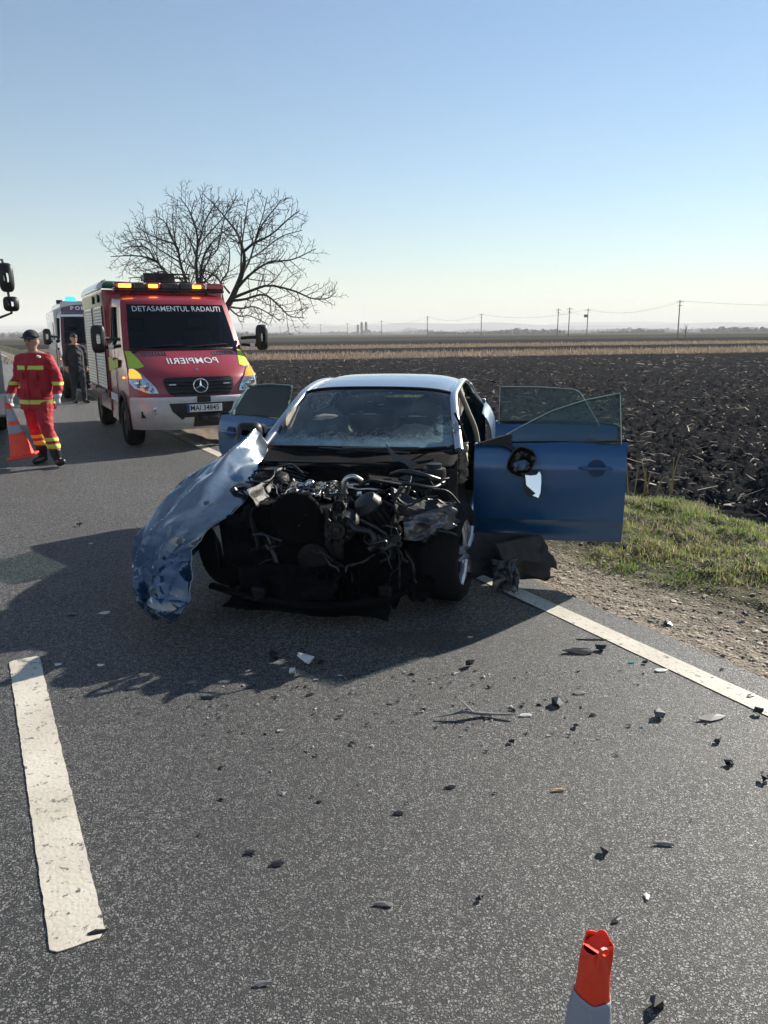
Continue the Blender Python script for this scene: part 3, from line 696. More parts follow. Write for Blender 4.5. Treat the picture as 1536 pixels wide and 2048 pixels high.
# ------------------------------------------------------------------ bare tree behind the fire engine
def grow(mb_list, path, r0, r1, lvl, rnd, dens, maxl):
    """path: list of points of one limb; adds it and its side shoots"""
    n = len(path); rad = [r0 + (r1 - r0) * (i / (n - 1)) ** .8 for i in range(n)]
    mb_list.tube(path, rad, 7 if lvl == 0 else 5 if lvl == 1 else 3, lvl == 0)
    if lvl >= maxl: return
    Ltot = sum((path[i+1] - path[i]).length for i in range(n - 1))
    k = max(2, int(Ltot * dens[lvl])); side = rnd.choice((-1, 1))
    for j in range(k):
        f = (.18 if lvl == 0 else .2) + .8 * (j + rnd.random() * .7) / k
        if f > .985: f = .98
        i = min(int(f * (n - 1)), n - 2); p = path[i].lerp(path[i+1], f * (n - 1) - i); t = (path[i+1] - path[i]).normalized()
        side = -side
        perp = t.cross(Vector((0, -1, 0)) if rnd.random() < .72 else Vector((rnd.uniform(-1, 1), rnd.uniform(-1, 1), rnd.uniform(-1, 1))))
        if perp.length < .05: perp = t.orthogonal()
        perp.normalize(); ang = R(rnd.uniform(30, 62)); d = (t * math.cos(ang) + perp * side * math.sin(ang)).normalized()
        L = Ltot * (.40 - .24 * f) * rnd.uniform(.6, 1.1); L = max(L, .16)
        if lvl == 0: L = min(L, 1.5)
        pts = [p]; m_ = 6 if lvl < 2 else 4
        for s_ in range(m_):
            d = (d + Vector((rnd.uniform(-1, 1), rnd.uniform(-1, 1) * .8, rnd.uniform(-.85, 1))) * .2 + Vector((0, 0, .05))).normalized(); pts.append(pts[-1] + d * L / m_)
        rr_ = rad[i] * rnd.uniform(.42, .6)
        grow(mb_list, pts, max(rr_, .0085), max(rr_ * .3, .0055), lvl + 1, rnd, dens, maxl)
def bare_tree():
    D = 26.0; Z = lambda zx, zy, dy=0: at_dist(180 + .3516 * (730 + (zx - 730) * .90), 340 + .3516 * (700 + (zy - 700) * .87), D + dy)
    base = at_dist(438, 760, D); base.z = -.1
    t = thing('bare_tree', 'wide bare walnut-like tree standing behind the fire engine', 'tree', base); rnd = random.Random(11)
    L = lambda pts: [p - base for p in spline(pts, 14)]
    fork = at_dist(440, 690, D); f2 = Z(815, 735)
    tr = MB(); tr.tube([p - base for p in spline([base, at_dist(436, 735, D), fork], 8)], [.24, .2, .18, .17, .165, .16, .16, .155, .15], 10)
    tr.tube([p - base for p in spline([fork, Z(770, 830, -.1), f2, Z(870, 600), Z(895, 500)], 14)], [.13 - .0045 * i for i in range(15)], 9)
    tr.build('trunk', 'bark', t)
    c_ = MB(); dens = (5.8, 7.6, 7.0)
    limbs = [([Z(895, 500), Z(890, 430), Z(850, 310), Z(800, 240, .4), Z(720, 140, .8), Z(640, 60, 1)], .065),
             ([Z(890, 430), Z(960, 370, -.3), Z(1060, 320, -.6), Z(1180, 210, -.7), Z(1245, 160, -.8)], .05),
             ([Z(840, 680), Z(930, 580, -.3), Z(1050, 500, -.5), Z(1200, 480, -.8), Z(1345, 410, -1)], .055),
             ([f2, Z(950, 680, .3), Z(1060, 650, .5), Z(1220, 690, .8), Z(1320, 735, 1), Z(1420, 735, 1.1), Z(1475, 690, 1.2)], .055),
             ([Z(815, 750), Z(900, 740, -.6), Z(1020, 710, -1), Z(1120, 790, -1.4), Z(1180, 850, -1.5), Z(1270, 862, -1.6)], .05),
             ([Z(800, 790), Z(880, 800, .5), Z(960, 790, .9), Z(1060, 840, 1.2), Z(1120, 885, 1.4)], .04),
             ([Z(800, 800), Z(860, 850, -.3), Z(930, 850, -.6), Z(1040, 900, -.9)], .03),
             ([fork, Z(660, 850), Z(610, 720), Z(590, 500), Z(600, 400), Z(590, 280, .3), Z(540, 150, .6), Z(480, 70, .8)], .085),
             ([Z(612, 690), Z(630, 490, -.4), Z(690, 370, -.6), Z(790, 280, -.8)], .055),
             ([Z(600, 400), Z(640, 250, .5), Z(690, 150, .8), Z(740, 70, 1)], .035),
             ([Z(590, 290), Z(560, 190, -.5), Z(580, 90, -.7)], .025),
             ([fork, Z(640, 870), Z(560, 730), Z(490, 500), Z(465, 390), Z(340, 340, -.4), Z(200, 265, -.8)], .075),
             ([Z(465, 400), Z(445, 280, .5), Z(440, 180, .7)], .03), ([Z(475, 430), Z(400, 250, .8), Z(335, 195, 1.2)], .035),
             ([fork, Z(620, 860, -.2), Z(500, 690, -.2), Z(370, 530, -.6), Z(320, 480, -.8), Z(200, 455, -1), Z(50, 462, -1.4)], .07),
             ([Z(450, 610), Z(380, 560, -1), Z(280, 590, -1.3), Z(160, 602, -1.6)], .035),
             ([Z(330, 490), Z(270, 400, -1.2), Z(130, 400, -1.5)], .03),
             ([Z(800, 700), Z(720, 600, .6), Z(660, 560, .9), Z(560, 570, 1.2)], .035),
             ([Z(770, 800), Z(745, 640, .8), Z(790, 560, 1), Z(800, 420, 1.2), Z(760, 330, 1.3)], .045),
             ([Z(870, 600), Z(930, 480, .7), Z(970, 330, 1), Z(1010, 200, 1.2), Z(1040, 70, 1.4)], .045),
             ([Z(960, 370), Z(1010, 250, -1), Z(1100, 130, -1.3), Z(1125, 90, -1.3)], .03),
             ([Z(600, 400), Z(680, 300, .8), Z(780, 180, 1), Z(850, 60, 1.2)], .03), ([Z(872, 560), Z(880, 380, -.8), Z(900, 230, -1), Z(920, 80, -1.2)], .035), ([Z(640, 480), Z(720, 420, 1), Z(760, 250, 1.3), Z(800, 100, 1.5)], .03),
             ([Z(895, 500), Z(1000, 430, 1), Z(1130, 330, 1.4), Z(1260, 290, 1.6)], .03), ([Z(490, 500), Z(380, 430, 1), Z(250, 350, 1.3), Z(110, 380, 1.5)], .028), ([Z(700, 700), Z(640, 600, -1), Z(540, 480, -1.3), Z(520, 330, -1.5)], .03)]
    for pts, r0 in limbs: grow(c_, L(pts), r0, .012, 0, rnd, dens, 2)
    o = c_.build('crown', 'bark', t, smooth=60); return o
bare_tree()
def small_tree(px, py, yd, h, seed, lab, col='bark'):
    p = at_ground(px, py); v = ray(px, 640); p = Vector((v.x / v.y * yd, yd, -.2)); t = thing('bare_tree', lab, 'tree', p); rnd = random.Random(seed)
    q_ = MB(); q_.tube([(0, 0, 0), (.1, 0, h * .4)], [.12, .08], 5); q_.build('trunk', col, t)
    c_ = MB()
    for k in range(9):
        a = rnd.uniform(0, 6.28); e = rnd.uniform(.4, 1.4); d = Vector((math.cos(a) * math.cos(e), math.sin(a) * math.cos(e) * .5, math.sin(e)))
        grow(c_, [Vector((.1, 0, h * .3)) + d * h * .62 * i / 5 for i in range(6)], .06, .02, 1, rnd, (0, 2.5, 3), 2)
    c_.build('crown', col, t)
small_tree(1373, 665, 215, 4.2, 3, 'small bare tree beside the tallest pole')

# the air: thin morning haze over the whole plain
hz = MB(); hz.box((0, 1750, 69), (9400, 9500, 142)); o = hz.build('haze', 'rubber', smooth=0); tag(o, kind='stuff')
m, t, b, out = nodes('haze_air'); t.nodes.remove(b)
pv = t.nodes.new('ShaderNodeVolumePrincipled'); pv.inputs['Color'].default_value = (.98, .98, .98, 1); pv.inputs['Density'].default_value = .00036
pv.inputs['Anisotropy'].default_value = 0.0
t.links.new(pv.outputs[0], out.inputs['Volume']); o.data.materials.clear(); o.data.materials.append(m)
# ================================================================== WRECKED CAR
CAR = thing('wrecked_car', 'blue fastback car with its front end torn away and its doors open', 'car', (-.30, 5.01, 0), R(-10))
def wob3(p, sc, amp, seed=0):
    """smooth 3-D wobble"""
    from mathutils import noise as N
    q = Vector(p) * sc + Vector((seed * 7.3, seed * 3.1, seed * 5.7)); return N.noise_vector(q) * amp
def facet(p, sc, amp, seed=0):
    """creased wobble: cell-wise offsets make flat folds with hard ridges"""
    from mathutils import noise as N
    q = Vector(p) * sc + Vector((seed * 7.3, seed * 3.1, seed * 5.7)); d, pts = N.voronoi(q)
    return (d[1] - d[0]) * amp
def zc(y): return lerp_tab([(1.48, 1.262), (1.6, 1.288), (1.8, 1.318), (2.05, 1.34), (2.3, 1.345), (2.6, 1.325), (2.85, 1.272), (3.0, 1.235)], y)[0]
def wr(y): return lerp_tab([(1.48, .60), (1.7, .605), (2.1, .60), (2.5, .60), (2.85, .615), (3.0, .63)], y)[0]
def roof_pt(u, v):
    s = u * 2 - 1; y = 1.48 + 1.52 * v - .05 * (1 - s * s) * (1 - v) ; w = wr(y) + .045
    z = zc(y) - .02 * s * s - .052 * abs(s) ** 6
    return (w * s, y, z)
q_ = MB(); q_.grid(roof_pt, 28, 22); q_.build('roof', 'blue_paint_sheen', CAR, smooth=60, solid=.012)

RAIL = [(.745, .66, .885), (.70, .95, 1.02), (.655, 1.24, 1.15), (.635, 1.45, 1.225), (.64, 1.7, 1.262), (.642, 2.05, 1.285), (.642, 2.4, 1.282), (.648, 2.7, 1.25), (.662, 2.95, 1.185), (.69, 3.2, 1.09), (.73, 3.5, .985)]
for sg in (-1, 1):
    pth = spline([(sg * a, b, c) for a, b, c in RAIL], 46)
    q_ = MB(); rad = [.034 + .004 * math.sin(i) * 0 + (.012 if i > 34 else 0) for i in range(47)]
    q_.tube(pth, rad, 10, True, .75); q_.build('roof_rail', 'blue_paint_sheen', CAR, smooth=60)
    # B-pillar, trimmed inside in light cloth
    q_ = MB(); q_.tube(spline([(sg * .635, 1.80, 1.27), (sg * .725, 1.87, 1.05), (sg * .80, 1.90, .85), (sg * .84, 1.90, .5), (sg * .84, 1.9, .28)], 14), .026, 8, True, .8)
    q_.build('pillar', 'interior_beige' if sg > 0 else 'interior_dark', CAR, smooth=60)
    # black seal line under the rail
    q_ = MB(); q_.tube([p + Vector((-sg * .012, 0, -.036)) for p in pth[2:40]], .012, 6); q_.build('door_seal', 'rubber', CAR)
    # sill
    q_ = MB(); q_.grid(lambda u, v: (sg * (.80 + .085 * math.sin(v * math.pi) + .0 * u), .48 + 2.0 * u, .17 + .20 * v), 16, 8); q_.build('sill', 'blue_paint', CAR, solid=.01)
    # rear wing: shoulder, flank and wheel arch
    def wing(u, v, sg=sg):
        y = 2.46 + 1.36 * u; top = lerp_tab([(2.46, .97), (3.0, .985), (3.5, .99), (3.82, .95)], y)[0]
        z = .28 + (top - .28) * v
        arch = math.sqrt(max(0, .36 ** 2 - (y - 2.82) ** 2)); zb = max(.28, .32 + arch) if abs(y - 2.82) < .36 else .28
        z = zb + (top - zb) * v
        bulge = lerp_tab([(.28, .86), (.45, .905), (.65, .92), (.82, .905), (.92, .865), (.99, .80)], z)[0]
        return (sg * (bulge - .10 * max(0, (u - .75) / .25) ** 2), y, z)
    q_ = MB(); q_.grid(wing, 34, 14); q_.build('rear_wing', 'blue_paint', CAR, smooth=50, solid=.01)
    # shelf between wing and rear screen
    q_ = MB(); q_.grid(lambda u, v, sg=sg: (sg * (.70 + .11 * v), 2.98 + .80 * u, 1.13 - .16 * u ** .8 - .1 * v * (1 - u) - .02 * v), 12, 4); q_.build('rear_shoulder', 'blue_paint_sheen', CAR, smooth=50, solid=.01)
# screens
def ws_pt(u, v):
    s = u * 2 - 1; hw = .725 + (.612 - .725) * v
    y = .70 + (1.47 - .70) * v - .13 * (1 - s * s) * (1 - .35 * v); z = .885 + (1.262 - .885) * v ** .93 + .02 * (1 - s * s) - .028 * s ** 6 * v
    return (hw * s, y, z)
q_ = MB(); q_.grid(ws_pt, 30, 18); q_.build('windscreen', 'windscreen', CAR, smooth=60)
q_ = MB()   # black border of the screen
edge_ = [ws_pt(i / 30, 0) for i in range(31)] + [ws_pt(1, i / 18) for i in range(1, 19)] + [ws_pt(1 - i / 30, 1) for i in range(1, 31)] + [ws_pt(0, 1 - i / 18) for i in range(1, 19)]
q_.tube(edge_, .014, 6, False); q_.build('windscreen_seal', 'rubber', CAR)
q_ = MB(); q_.grid(lambda u, v: ((.62 + .06 * v) * (u * 2 - 1), 2.99 + .68 * v, 1.225 - .20 * v - .02 * (u * 2 - 1) ** 2), 14, 8); q_.build('rear_window', 'tinted_glass', CAR, smooth=60)
q_ = MB(); q_.grid(lambda u, v: (.80 * (u * 2 - 1), 3.62 + .20 * (1 - abs(2 * v - 1)) * 0 + .2 * math.sin(v * 2.2) - .08 * (u * 2 - 1) ** 4, 1.02 - .72 * v), 14, 10); q_.build('tailgate', 'blue_paint', CAR, smooth=60, solid=.01)
# floor and bulkhead
q_ = MB(); q_.box((0, 2.1, .2), (1.5, 3.1, .05)); q_.build('floor_pan', 'undertray', CAR)
q_ = MB(); q_.grid(lambda u, v: (.74 * (u * 2 - 1), .52 + .10 * v + .06 * math.sin(u * 9) * (1 - v), .25 + .62 * v), 16, 8); q_.build('bulkhead', 'undertray', CAR, solid=.01)
q_ = MB(); q_.grid(lambda u, v: (.74 * (u * 2 - 1), .36 + .30 * v - .1 * (1 - (u * 2 - 1) ** 2), .80 + .075 * v + .012 * math.sin(u * 21) * (1 - v)), 24, 6); q_.build('scuttle_tray', 'bay_shade_black', CAR, solid=.008)
q_ = MB(); q_.tube(spline([(-.70, .42, .82), (-.3, .30, .838), (.1, .27, .842), (.42, .31, .825)], 20), .009, 6); q_.build('scuttle_seal', 'hose_rubber', CAR)
for pts in ([(.42, .40, .90), (.1, .42, .905), (-.25, .47, .915)], [(-.1, .42, .89), (.3, .47, .905), (.66, .60, .92)]):
    q_ = MB(); q_.tube(spline(pts, 10), .009, 6); q_.box((Vector(pts[1]) + Vector((0, .02, .015))), (.34, .02, .02), (0, 0, .06)); q_.build('wiper', 'black_plastic', CAR)
# cabin
q_ = MB(); q_.grid(lambda u, v: (.70 * (u * 2 - 1), .62 + .42 * v, .86 + .06 * math.sin(v * 3) - .22 * max(0, v - .75) * 4 * .6), 16, 10); q_.build('dashboard', 'interior_dark', CAR, smooth=60, solid=.02)
q_ = MB(); q_.lathe([(.185 + .016 * math.cos(a), .016 * math.sin(a)) for a in np.linspace(0, 2 * math.pi, 9)[:-1]], 26, (.36, 1.16, .82), 'y', Euler((R(-22), 0, 0)), closed=True)
q_.lathe([(.05, -.03), (.07, 0), (.05, .02)], 14, (.36, 1.17, .82), 'y', Euler((R(-22), 0, 0))); q_.build('steering_wheel', 'interior_dark', CAR)
def seat(x, y, w=.50):
    q_ = MB()
    q_.grid(lambda u, v: (x + w / 2 * math.cos(u * 2 * math.pi) * (1 - .12 * v), y + .26 + .20 * v + .065 * math.sin(u * 2 * math.pi) * (1 + .3 * math.sin(v * 3)), .45 + .52 * v), 20, 8)
    q_.grid(lambda u, v: (x + .14 * math.cos(u * 2 * math.pi) * math.sin(.3 + v * 2.6), y + .49 + .05 * math.sin(u * 2 * math.pi), 1.0 + .18 * v), 14, 6)
    q_.box((x, y, .42), (w, .52, .16)); q_.build('seat', 'interior_dark', CAR, smooth=50)
seat(.36, 1.45); seat(-.36, 1.45); seat(-.3, 2.35, .6); seat(.35, 2.35, .6)
def billow(name, c, rx, ry, rz, mt, seed, amp=.25):
    q_ = MB()
    def f(u, v):
        th, ph = u * 2 * math.pi, (v - .5) * math.pi * .999; d = Vector((math.cos(th) * math.cos(ph), math.sin(th) * math.cos(ph), math.sin(ph)))
        k = 1 + (wob3(d, 1.6, 1, seed).x) * amp + abs(wob3(d, 4, 1, seed + 4).y) * amp * .5
        return Vector(c) + Vector((d.x * rx, d.y * ry, d.z * rz)) * k
    q_.grid(f, 26, 16); return q_.build(name, mt, CAR, smooth=70)
billow('airbag', (-.33, 1.05, .98), .23, .16, .12, 'airbag', 2)
billow('airbag', (.36, 1.10, .90), .15, .08, .13, 'airbag', 5, .35)
billow('curtain_airbag', (.655, 1.42, 1.04), .022, .13, .16, 'airbag', 7, .3)
billow('curtain_airbag', (.68, 1.22, .90), .02, .07, .12, 'airbag', 8, .35)
billow('curtain_airbag', (.64, 2.15, 1.12), .03, .16, .12, 'airbag', 9, .3)
billow('curtain_airbag', (-.64, 1.3, 1.03), .03, .4, .12, 'airbag', 12, .3)
q_ = MB(); q_.box((0, 1.33, 1.20), (.17, .03, .06)); q_.tube([(0, 1.36, 1.25), (0, 1.34, 1.21)], .012, 6); q_.build('rear_view_mirror', 'black_plastic', CAR, bevel=.01)
# torn A-pillar trim on the driver's side
q_ = MB(); q_.grid(lambda u, v: Vector((.70 + .05 * (u - .5), .74 + .15 * v + .02 * math.sin(v * 20), .70 + .36 * v)) + wob3((u * 2, v * 5, 1), 2, .03, 3), 6, 18); q_.build('pillar_trim', 'bright_metal', CAR, smooth=25, solid=.004)
q_ = MB(); q_.grid(lambda u, v: Vector((.76 + .06 * (u - .5), .85 + .04 * u, .62 + .30 * v)) + wob3((u * 2, v * 5, 1), 2.5, .03, 6), 5, 14); q_.build('pillar_trim', 'interior_beige', CAR, smooth=25, solid=.004)
q_ = MB(); q_.tube(spline([(.70, .80, 1.14), (.735, .90, 1.04), (.775, 1.02, .90), (.79, 1.08, .80)], 14), .010, 6); q_.build('hanging_seal', 'rubber', CAR)

# doors: outer skin, inner skin and edge; origin at the hinge, +x to the trailing edge, -y outward
def door(name, loc, rz, L, kind, label=None):
    def zt(u): return (.945 + .035 * u) if kind == 'front' else (.985 + .0 * u - .05 * max(0, u - .75) / .25 * .6)
    def zb(u):
        if kind == 'front': return .245 + .015 * u
        return .25 + (.0 if u < .6 else .36 * ((u - .6) / .4) ** 1.6)
    def out_y(z): return -lerp_tab([(.24, -.03), (.31, .0), (.385, .008), (.40, .034), (.47, .038), (.65, .048), (.80, .044), (.835, .034), (.90, .018), (.98, -.025)], z)[0]
    def end(u, z): return u * L * (1 + (.0 if kind == 'front' else .02 * math.sin((z - .3) * 2.6)))
    sk = MB(); nu, nv = 20, 26
    def fo(u, v): z = zb(u) + (zt(u) - zb(u)) * v; return (end(u, z), out_y(z) + .012 * (u * 2 - 1) ** 2, z)
    def fi(u, v): z = zb(u) + (zt(u) - zb(u)) * v; return (end(u, z), .085, z)
    sk.grid(fo, nu, nv)
    for a, bq, n_ in ((lambda k: (k, 0), None, nu), (lambda k: (k, 1), None, nu), (lambda k: (0, k), None, nv), (lambda k: (1, k), None, nv)):
        sk.add([p for i in range(n_ + 1) for p in (fo(*a(i / n_)), fi(*a(i / n_)))], [(2*i, 2*i+1, 2*i+3, 2*i+2) for i in range(n_)])
    d = sk.build(name, 'blue_paint', CAR, smooth=28, loc=loc, rot=(0, 0, rz))
    if label: d['label'] = label
    tr_ = MB(); tr_.grid(lambda u, v: (.03 + (L - .06) * u, .088 + .02 * math.sin(v * 3.1) * math.sin(u * 3.1), zb(u) + .03 + (zt(u) - zb(u) - .05) * v), 10, 8); tr_.build('inner_trim', 'interior_dark', d, smooth=60)
    bl = MB(); bl.tube([(end(u, .9), out_y(zt(u)) + .012, zt(u) + .004) for u in np.linspace(0.02, 1, 12)], .008, 6); bl.build('window_seal', 'chrome' if False else 'rubber', d)
    gl = MB()
    if kind == 'front':
        def fg(u, v):
            x0 = .24 + .0 * v; top = lerp_tab([(0, .06), (.15, .12), (.4, .215), (.7, .285), (1, .325)], u)[0]; x = x0 + (L - .04 - x0) * u
            return (x - .02 * v, .018 + .09 * v * top / .3, zt(x / L) - .02 + (top + .02) * v)
    else:
        def fg(u, v):
            top = lerp_tab([(0, .285), (.4, .285), (.75, .265), (.80, .25), (1, .0)], u)[0]; x = .03 + (L - .16) * u
            return (x, .018 + .09 * v * top / .3, zt(x / L) - .02 + (top + .02) * v)
    gl.grid(fg, 20, 10); gl.build('window', 'window_glass' if label and 'driver' in label or kind == 'front' else 'window_glass', d, smooth=60, solid=.004)
    ge = MB(); ge.tube([fg(0, v) for v in np.linspace(0, 1, 8)] + [fg(u, 1) for u in np.linspace(.05, 1, 16)] + [fg(1, v) for v in np.linspace(.9, 0, 6)], .0035, 5); ge.build('window_edge', 'glass_edge', d)
    if kind == 'front':
        tri = MB(); tri.prism([(.0, .0), (.26, .0), (.26, .085), (.14, .05)], .03, (.0, .0, zt(0) - .003)); tri.build('mirror_sail', 'black_plastic', d)
    # handle in its recess
    hx = L - .20; hz = .80; hd = MB(); hy = out_y(hz)
    hd.lathe([(.062, 0), (.058, .004), (.03, .004)], 20, (hx, hy - .0035, hz), 'y'); hr = hd.build('handle_recess', 'recess_shade', d, smooth=40)
    hd = MB(); hd.tube(spline([(hx - .115, hy - .006, hz), (hx - .08, hy - .03, hz + .004), (hx, hy - .036, hz + .005), (hx + .08, hy - .03, hz + .004), (hx + .105, hy - .006, hz)], 14), [.010, .016, .018, .018, .018, .018, .018, .018, .018, .018, .018, .018, .017, .014, .009], 10, True, .7); hd.build('handle', 'blue_paint', d, smooth=60)
    return d
DF = door('door', (.86, .60, 0), R(-2), 1.045, 'front', 'front door swung fully out with the broken mirror hanging on it')
DR = door('door', (.97, 1.68, 0), R(1), .98, 'rear', 'rear door standing open behind the front door')
DL = door('door', (-.87, 1.74, 0), R(180 - 32), .98, 'rear', 'open rear door beside the fire engine')
DL.scale = (1, -1, 1)
q_ = MB(); q_.grid(lambda u, v: (-(.855 + .05 * math.sin(v * 2.6)) + .0, .62 + 1.12 * u, .25 + .72 * v), 10, 8); q_.build('door', 'blue_paint', CAR, smooth=60, solid=.05)['label'] = 'closed front door behind the crumpled wing'

# broken mirror hanging from the open door
mm = MB()
def shell(c, rx, ry, rz, mt, name, parent, tilt, cut=.15, n=20):
    q_ = MB(); e = Euler(tilt).to_matrix()
    def f(u, v):
        th = u * 2 * math.pi; r_ = math.sin(v * math.pi * .5) ** .55; k = lambda a: math.copysign(abs(a) ** .7, a)
        return Vector(c) + e @ Vector((rx * k(math.cos(th)) * r_, ry * (1 - v ** 2.2), rz * k(math.sin(th)) * r_))
    q_.grid(f, n, 9); return q_.build(name, mt, parent, smooth=60, solid=.006)
c0 = Vector((.335, -.13, .845))
shell(c0, .085, .10, .105, 'black_plastic', 'mirror_housing', DF, (R(10), R(24), R(8)))
q_ = MB(); e_ = Euler((R(10), R(24), R(8))).to_matrix()
for k in range(14):
    p = c0 + e_ @ Vector((random.uniform(-.06, .06), -.004 - random.random() * .012, random.uniform(-.075, .075))); q_.box(p, (random.uniform(.008, .035), .01, random.uniform(.008, .03)), (R(10), R(24) + random.uniform(-.3, .3), R(8)))
tag(q_.build('mirror_mount', 'grey_plastic', DF), kind='stuff')
q_ = MB(); q_.tube([c0 + e_ @ Vector((.085 * math.copysign(abs(math.cos(a)) ** .7, math.cos(a)), -.002, .105 * math.copysign(abs(math.sin(a)) ** .7, math.sin(a)))) for a in np.linspace(0, 2 * math.pi, 33)], .004, 5, False); q_.build('mirror_rim', 'grey_plastic', DF)
q_ = MB(); q_.tube([(.20, .0, .95), (.26, -.06, .93), (.30, -.09, .90)], .02, 7); q_.build('mirror_arm', 'black_plastic', DF)
q_ = MB(); q_.prism([(-.055, .05), (-.02, .045), (.02, .05), (.04, .075), (.052, .05), (.055, .0), (.052, -.07), (.04, -.105), (.0, -.09), (.02, -.075), (-.045, -.02)], .006, c0 + Vector((.085, -.03, -.135)), (1, .12, 0), (0, .18, 1)); q_.build('mirror_shard', 'mirror_glass', DF, smooth=0)
q_ = MB(); q_.prism([(-.06, .06), (.045, .078), (.058, .0), (.04, -.112), (-.02, -.10), (-.06, -.06)], .012, c0 + Vector((.082, -.02, -.137)), (1, .12, 0), (0, .18, 1)); q_.build('mirror_backing', 'black_plastic', DF, smooth=0)
# intact mirror on the far side
q_ = MB()
def mir(u, v):
    th = u * 2 * math.pi; k = lambda a: math.copysign(abs(a) ** .62, a); r_ = math.sin(math.pi * (.04 + .92 * v)) ** .5
    return (-.865 + .10 * k(math.cos(th)) * r_, .73 + .09 * (v - .5) * 2 * .9, .985 + .085 * k(math.sin(th)) * r_)
q_.grid(mir, 24, 12); q_.build('mirror_housing', 'black_plastic', CAR, smooth=60)
q_ = MB(); q_.tube([(-.86, .76, .94), (-.80, .78, .93)], .025, 8); q_.build('mirror_arm', 'black_plastic', CAR)
q_ = MB(); q_.prism([(-.10, -.06), (.10, -.06), (.105, .045), (.08, .062), (-.08, .062), (-.105, .03)], .004, (-.865, .82, .985)); q_.build('mirror_glass', 'mirror_glass', CAR)

# crumpled front wing
O_ = spline([(-.77, .66, .915), (-.90, .50, .845), (-1.06, .32, .80), (-1.20, .08, .70), (-1.27, -.18, .51), (-1.265, -.42, .32), (-1.18, -.60, .18), (-1.06, -.76, .10), (-.95, -.85, .06)], 60)
I_ = spline([(-.715, .69, .915), (-.665, .45, .84), (-.635, .22, .745), (-.625, .0, .64), (-.655, -.16, .56), (-.77, -.36, .47), (-.82, -.48, .37), (-.79, -.66, .25), (-.78, -.82, .12), (-.84, -.90, .07)], 60)
B_ = spline([(-.86, .72, .70), (-.93, .60, .55), (-.97, .45, .40), (-1.0, .20, .30), (-1.03, -.1, .22), (-1.04, -.3, .16), (-1.02, -.5, .10), (-.98, -.66, .06), (-.93, -.8, .05)], 60)
def plane_fold(x, y, seed):
    """random heights on a lattice joined by flat triangles: sharp sheet-metal folds"""
    ix, iy = math.floor(x), math.floor(y); fx, fy = x - ix, y - iy
    h = lambda a, b: random.Random((ix + a) * 92821 + (iy + b) * 68917 + seed * 1013).uniform(-1, 1)
    if fx + fy < 1: return h(0, 0) * (1 - fx - fy) + h(1, 0) * fx + h(0, 1) * fy
    return h(1, 1) * (fx + fy - 1) + h(0, 1) * (1 - fx) + h(1, 0) * (1 - fy)
def wing_pt(u, v):
    i = u * 60; k = min(int(i), 59); f = i - k; a = O_[k].lerp(O_[k+1], f); c_ = I_[k].lerp(I_[k+1], f); bk = B_[k].lerp(B_[k+1], f)
    if v < .28: p = bk.lerp(a, (v / .28) ** .8); w = v / .28 * .5
    else:
        t_ = (v - .28) / .72; p = a.lerp(c_, t_); w = 1
        p = p + Vector((-.02, -.09, .11)) * math.sin(t_ * math.pi) * (1 - .35 * u)
        p = p + Vector((0, -.05, .03)) * math.exp(-((t_ - .62) / .09) ** 2) * math.sin(min(1, u * 1.6) * math.pi) * 1.0
    g_ = .35 + 1.0 * max(0, u - .1)
    q = Vector((p.x, p.y, p.z)); n_ = Vector((-.4, -.6, .7))
    fold = plane_fold(u * 6 + v * 1.5, v * 4, 1) * .085 + plane_fold(u * 13 + v * 4, v * 8 - u * 3, 2) * .05 * min(1, .3 + u * 1.2) + plane_fold(u * 33, v * 19 + u * 9, 3) * .034 * max(0, u - .35) * 2
    side_ = plane_fold(u * 9 + 3, v * 6, 4) * .03
    return p + n_ * fold * g_ * w + Vector((-.7, .5, 0)) * side_ * g_ * w
q_ = MB(); q_.grid(wing_pt, 150, 84); q_.build('crumpled_wing', 'scuffed_shaded_blue', CAR, smooth=9, solid=.004)['label'] = 'crumpled front wing bent outwards'
q_ = MB(); q_.prism([(0, 0), (.05, .015), (.075, -.19), (.055, -.10), (.02, -.03)], .004, (-.78, -.30, .50), (1, .1, 0), (0, .1, 1)); q_.build('torn_strip', 'torn_metal', CAR, smooth=0)
# bare edge of the wing
q_ = MB(); q_.tube([Vector(wing_pt(i / 60, 1)) for i in range(2, 52)], .004, 5); q_.build('wing_edge', 'bright_metal', CAR)

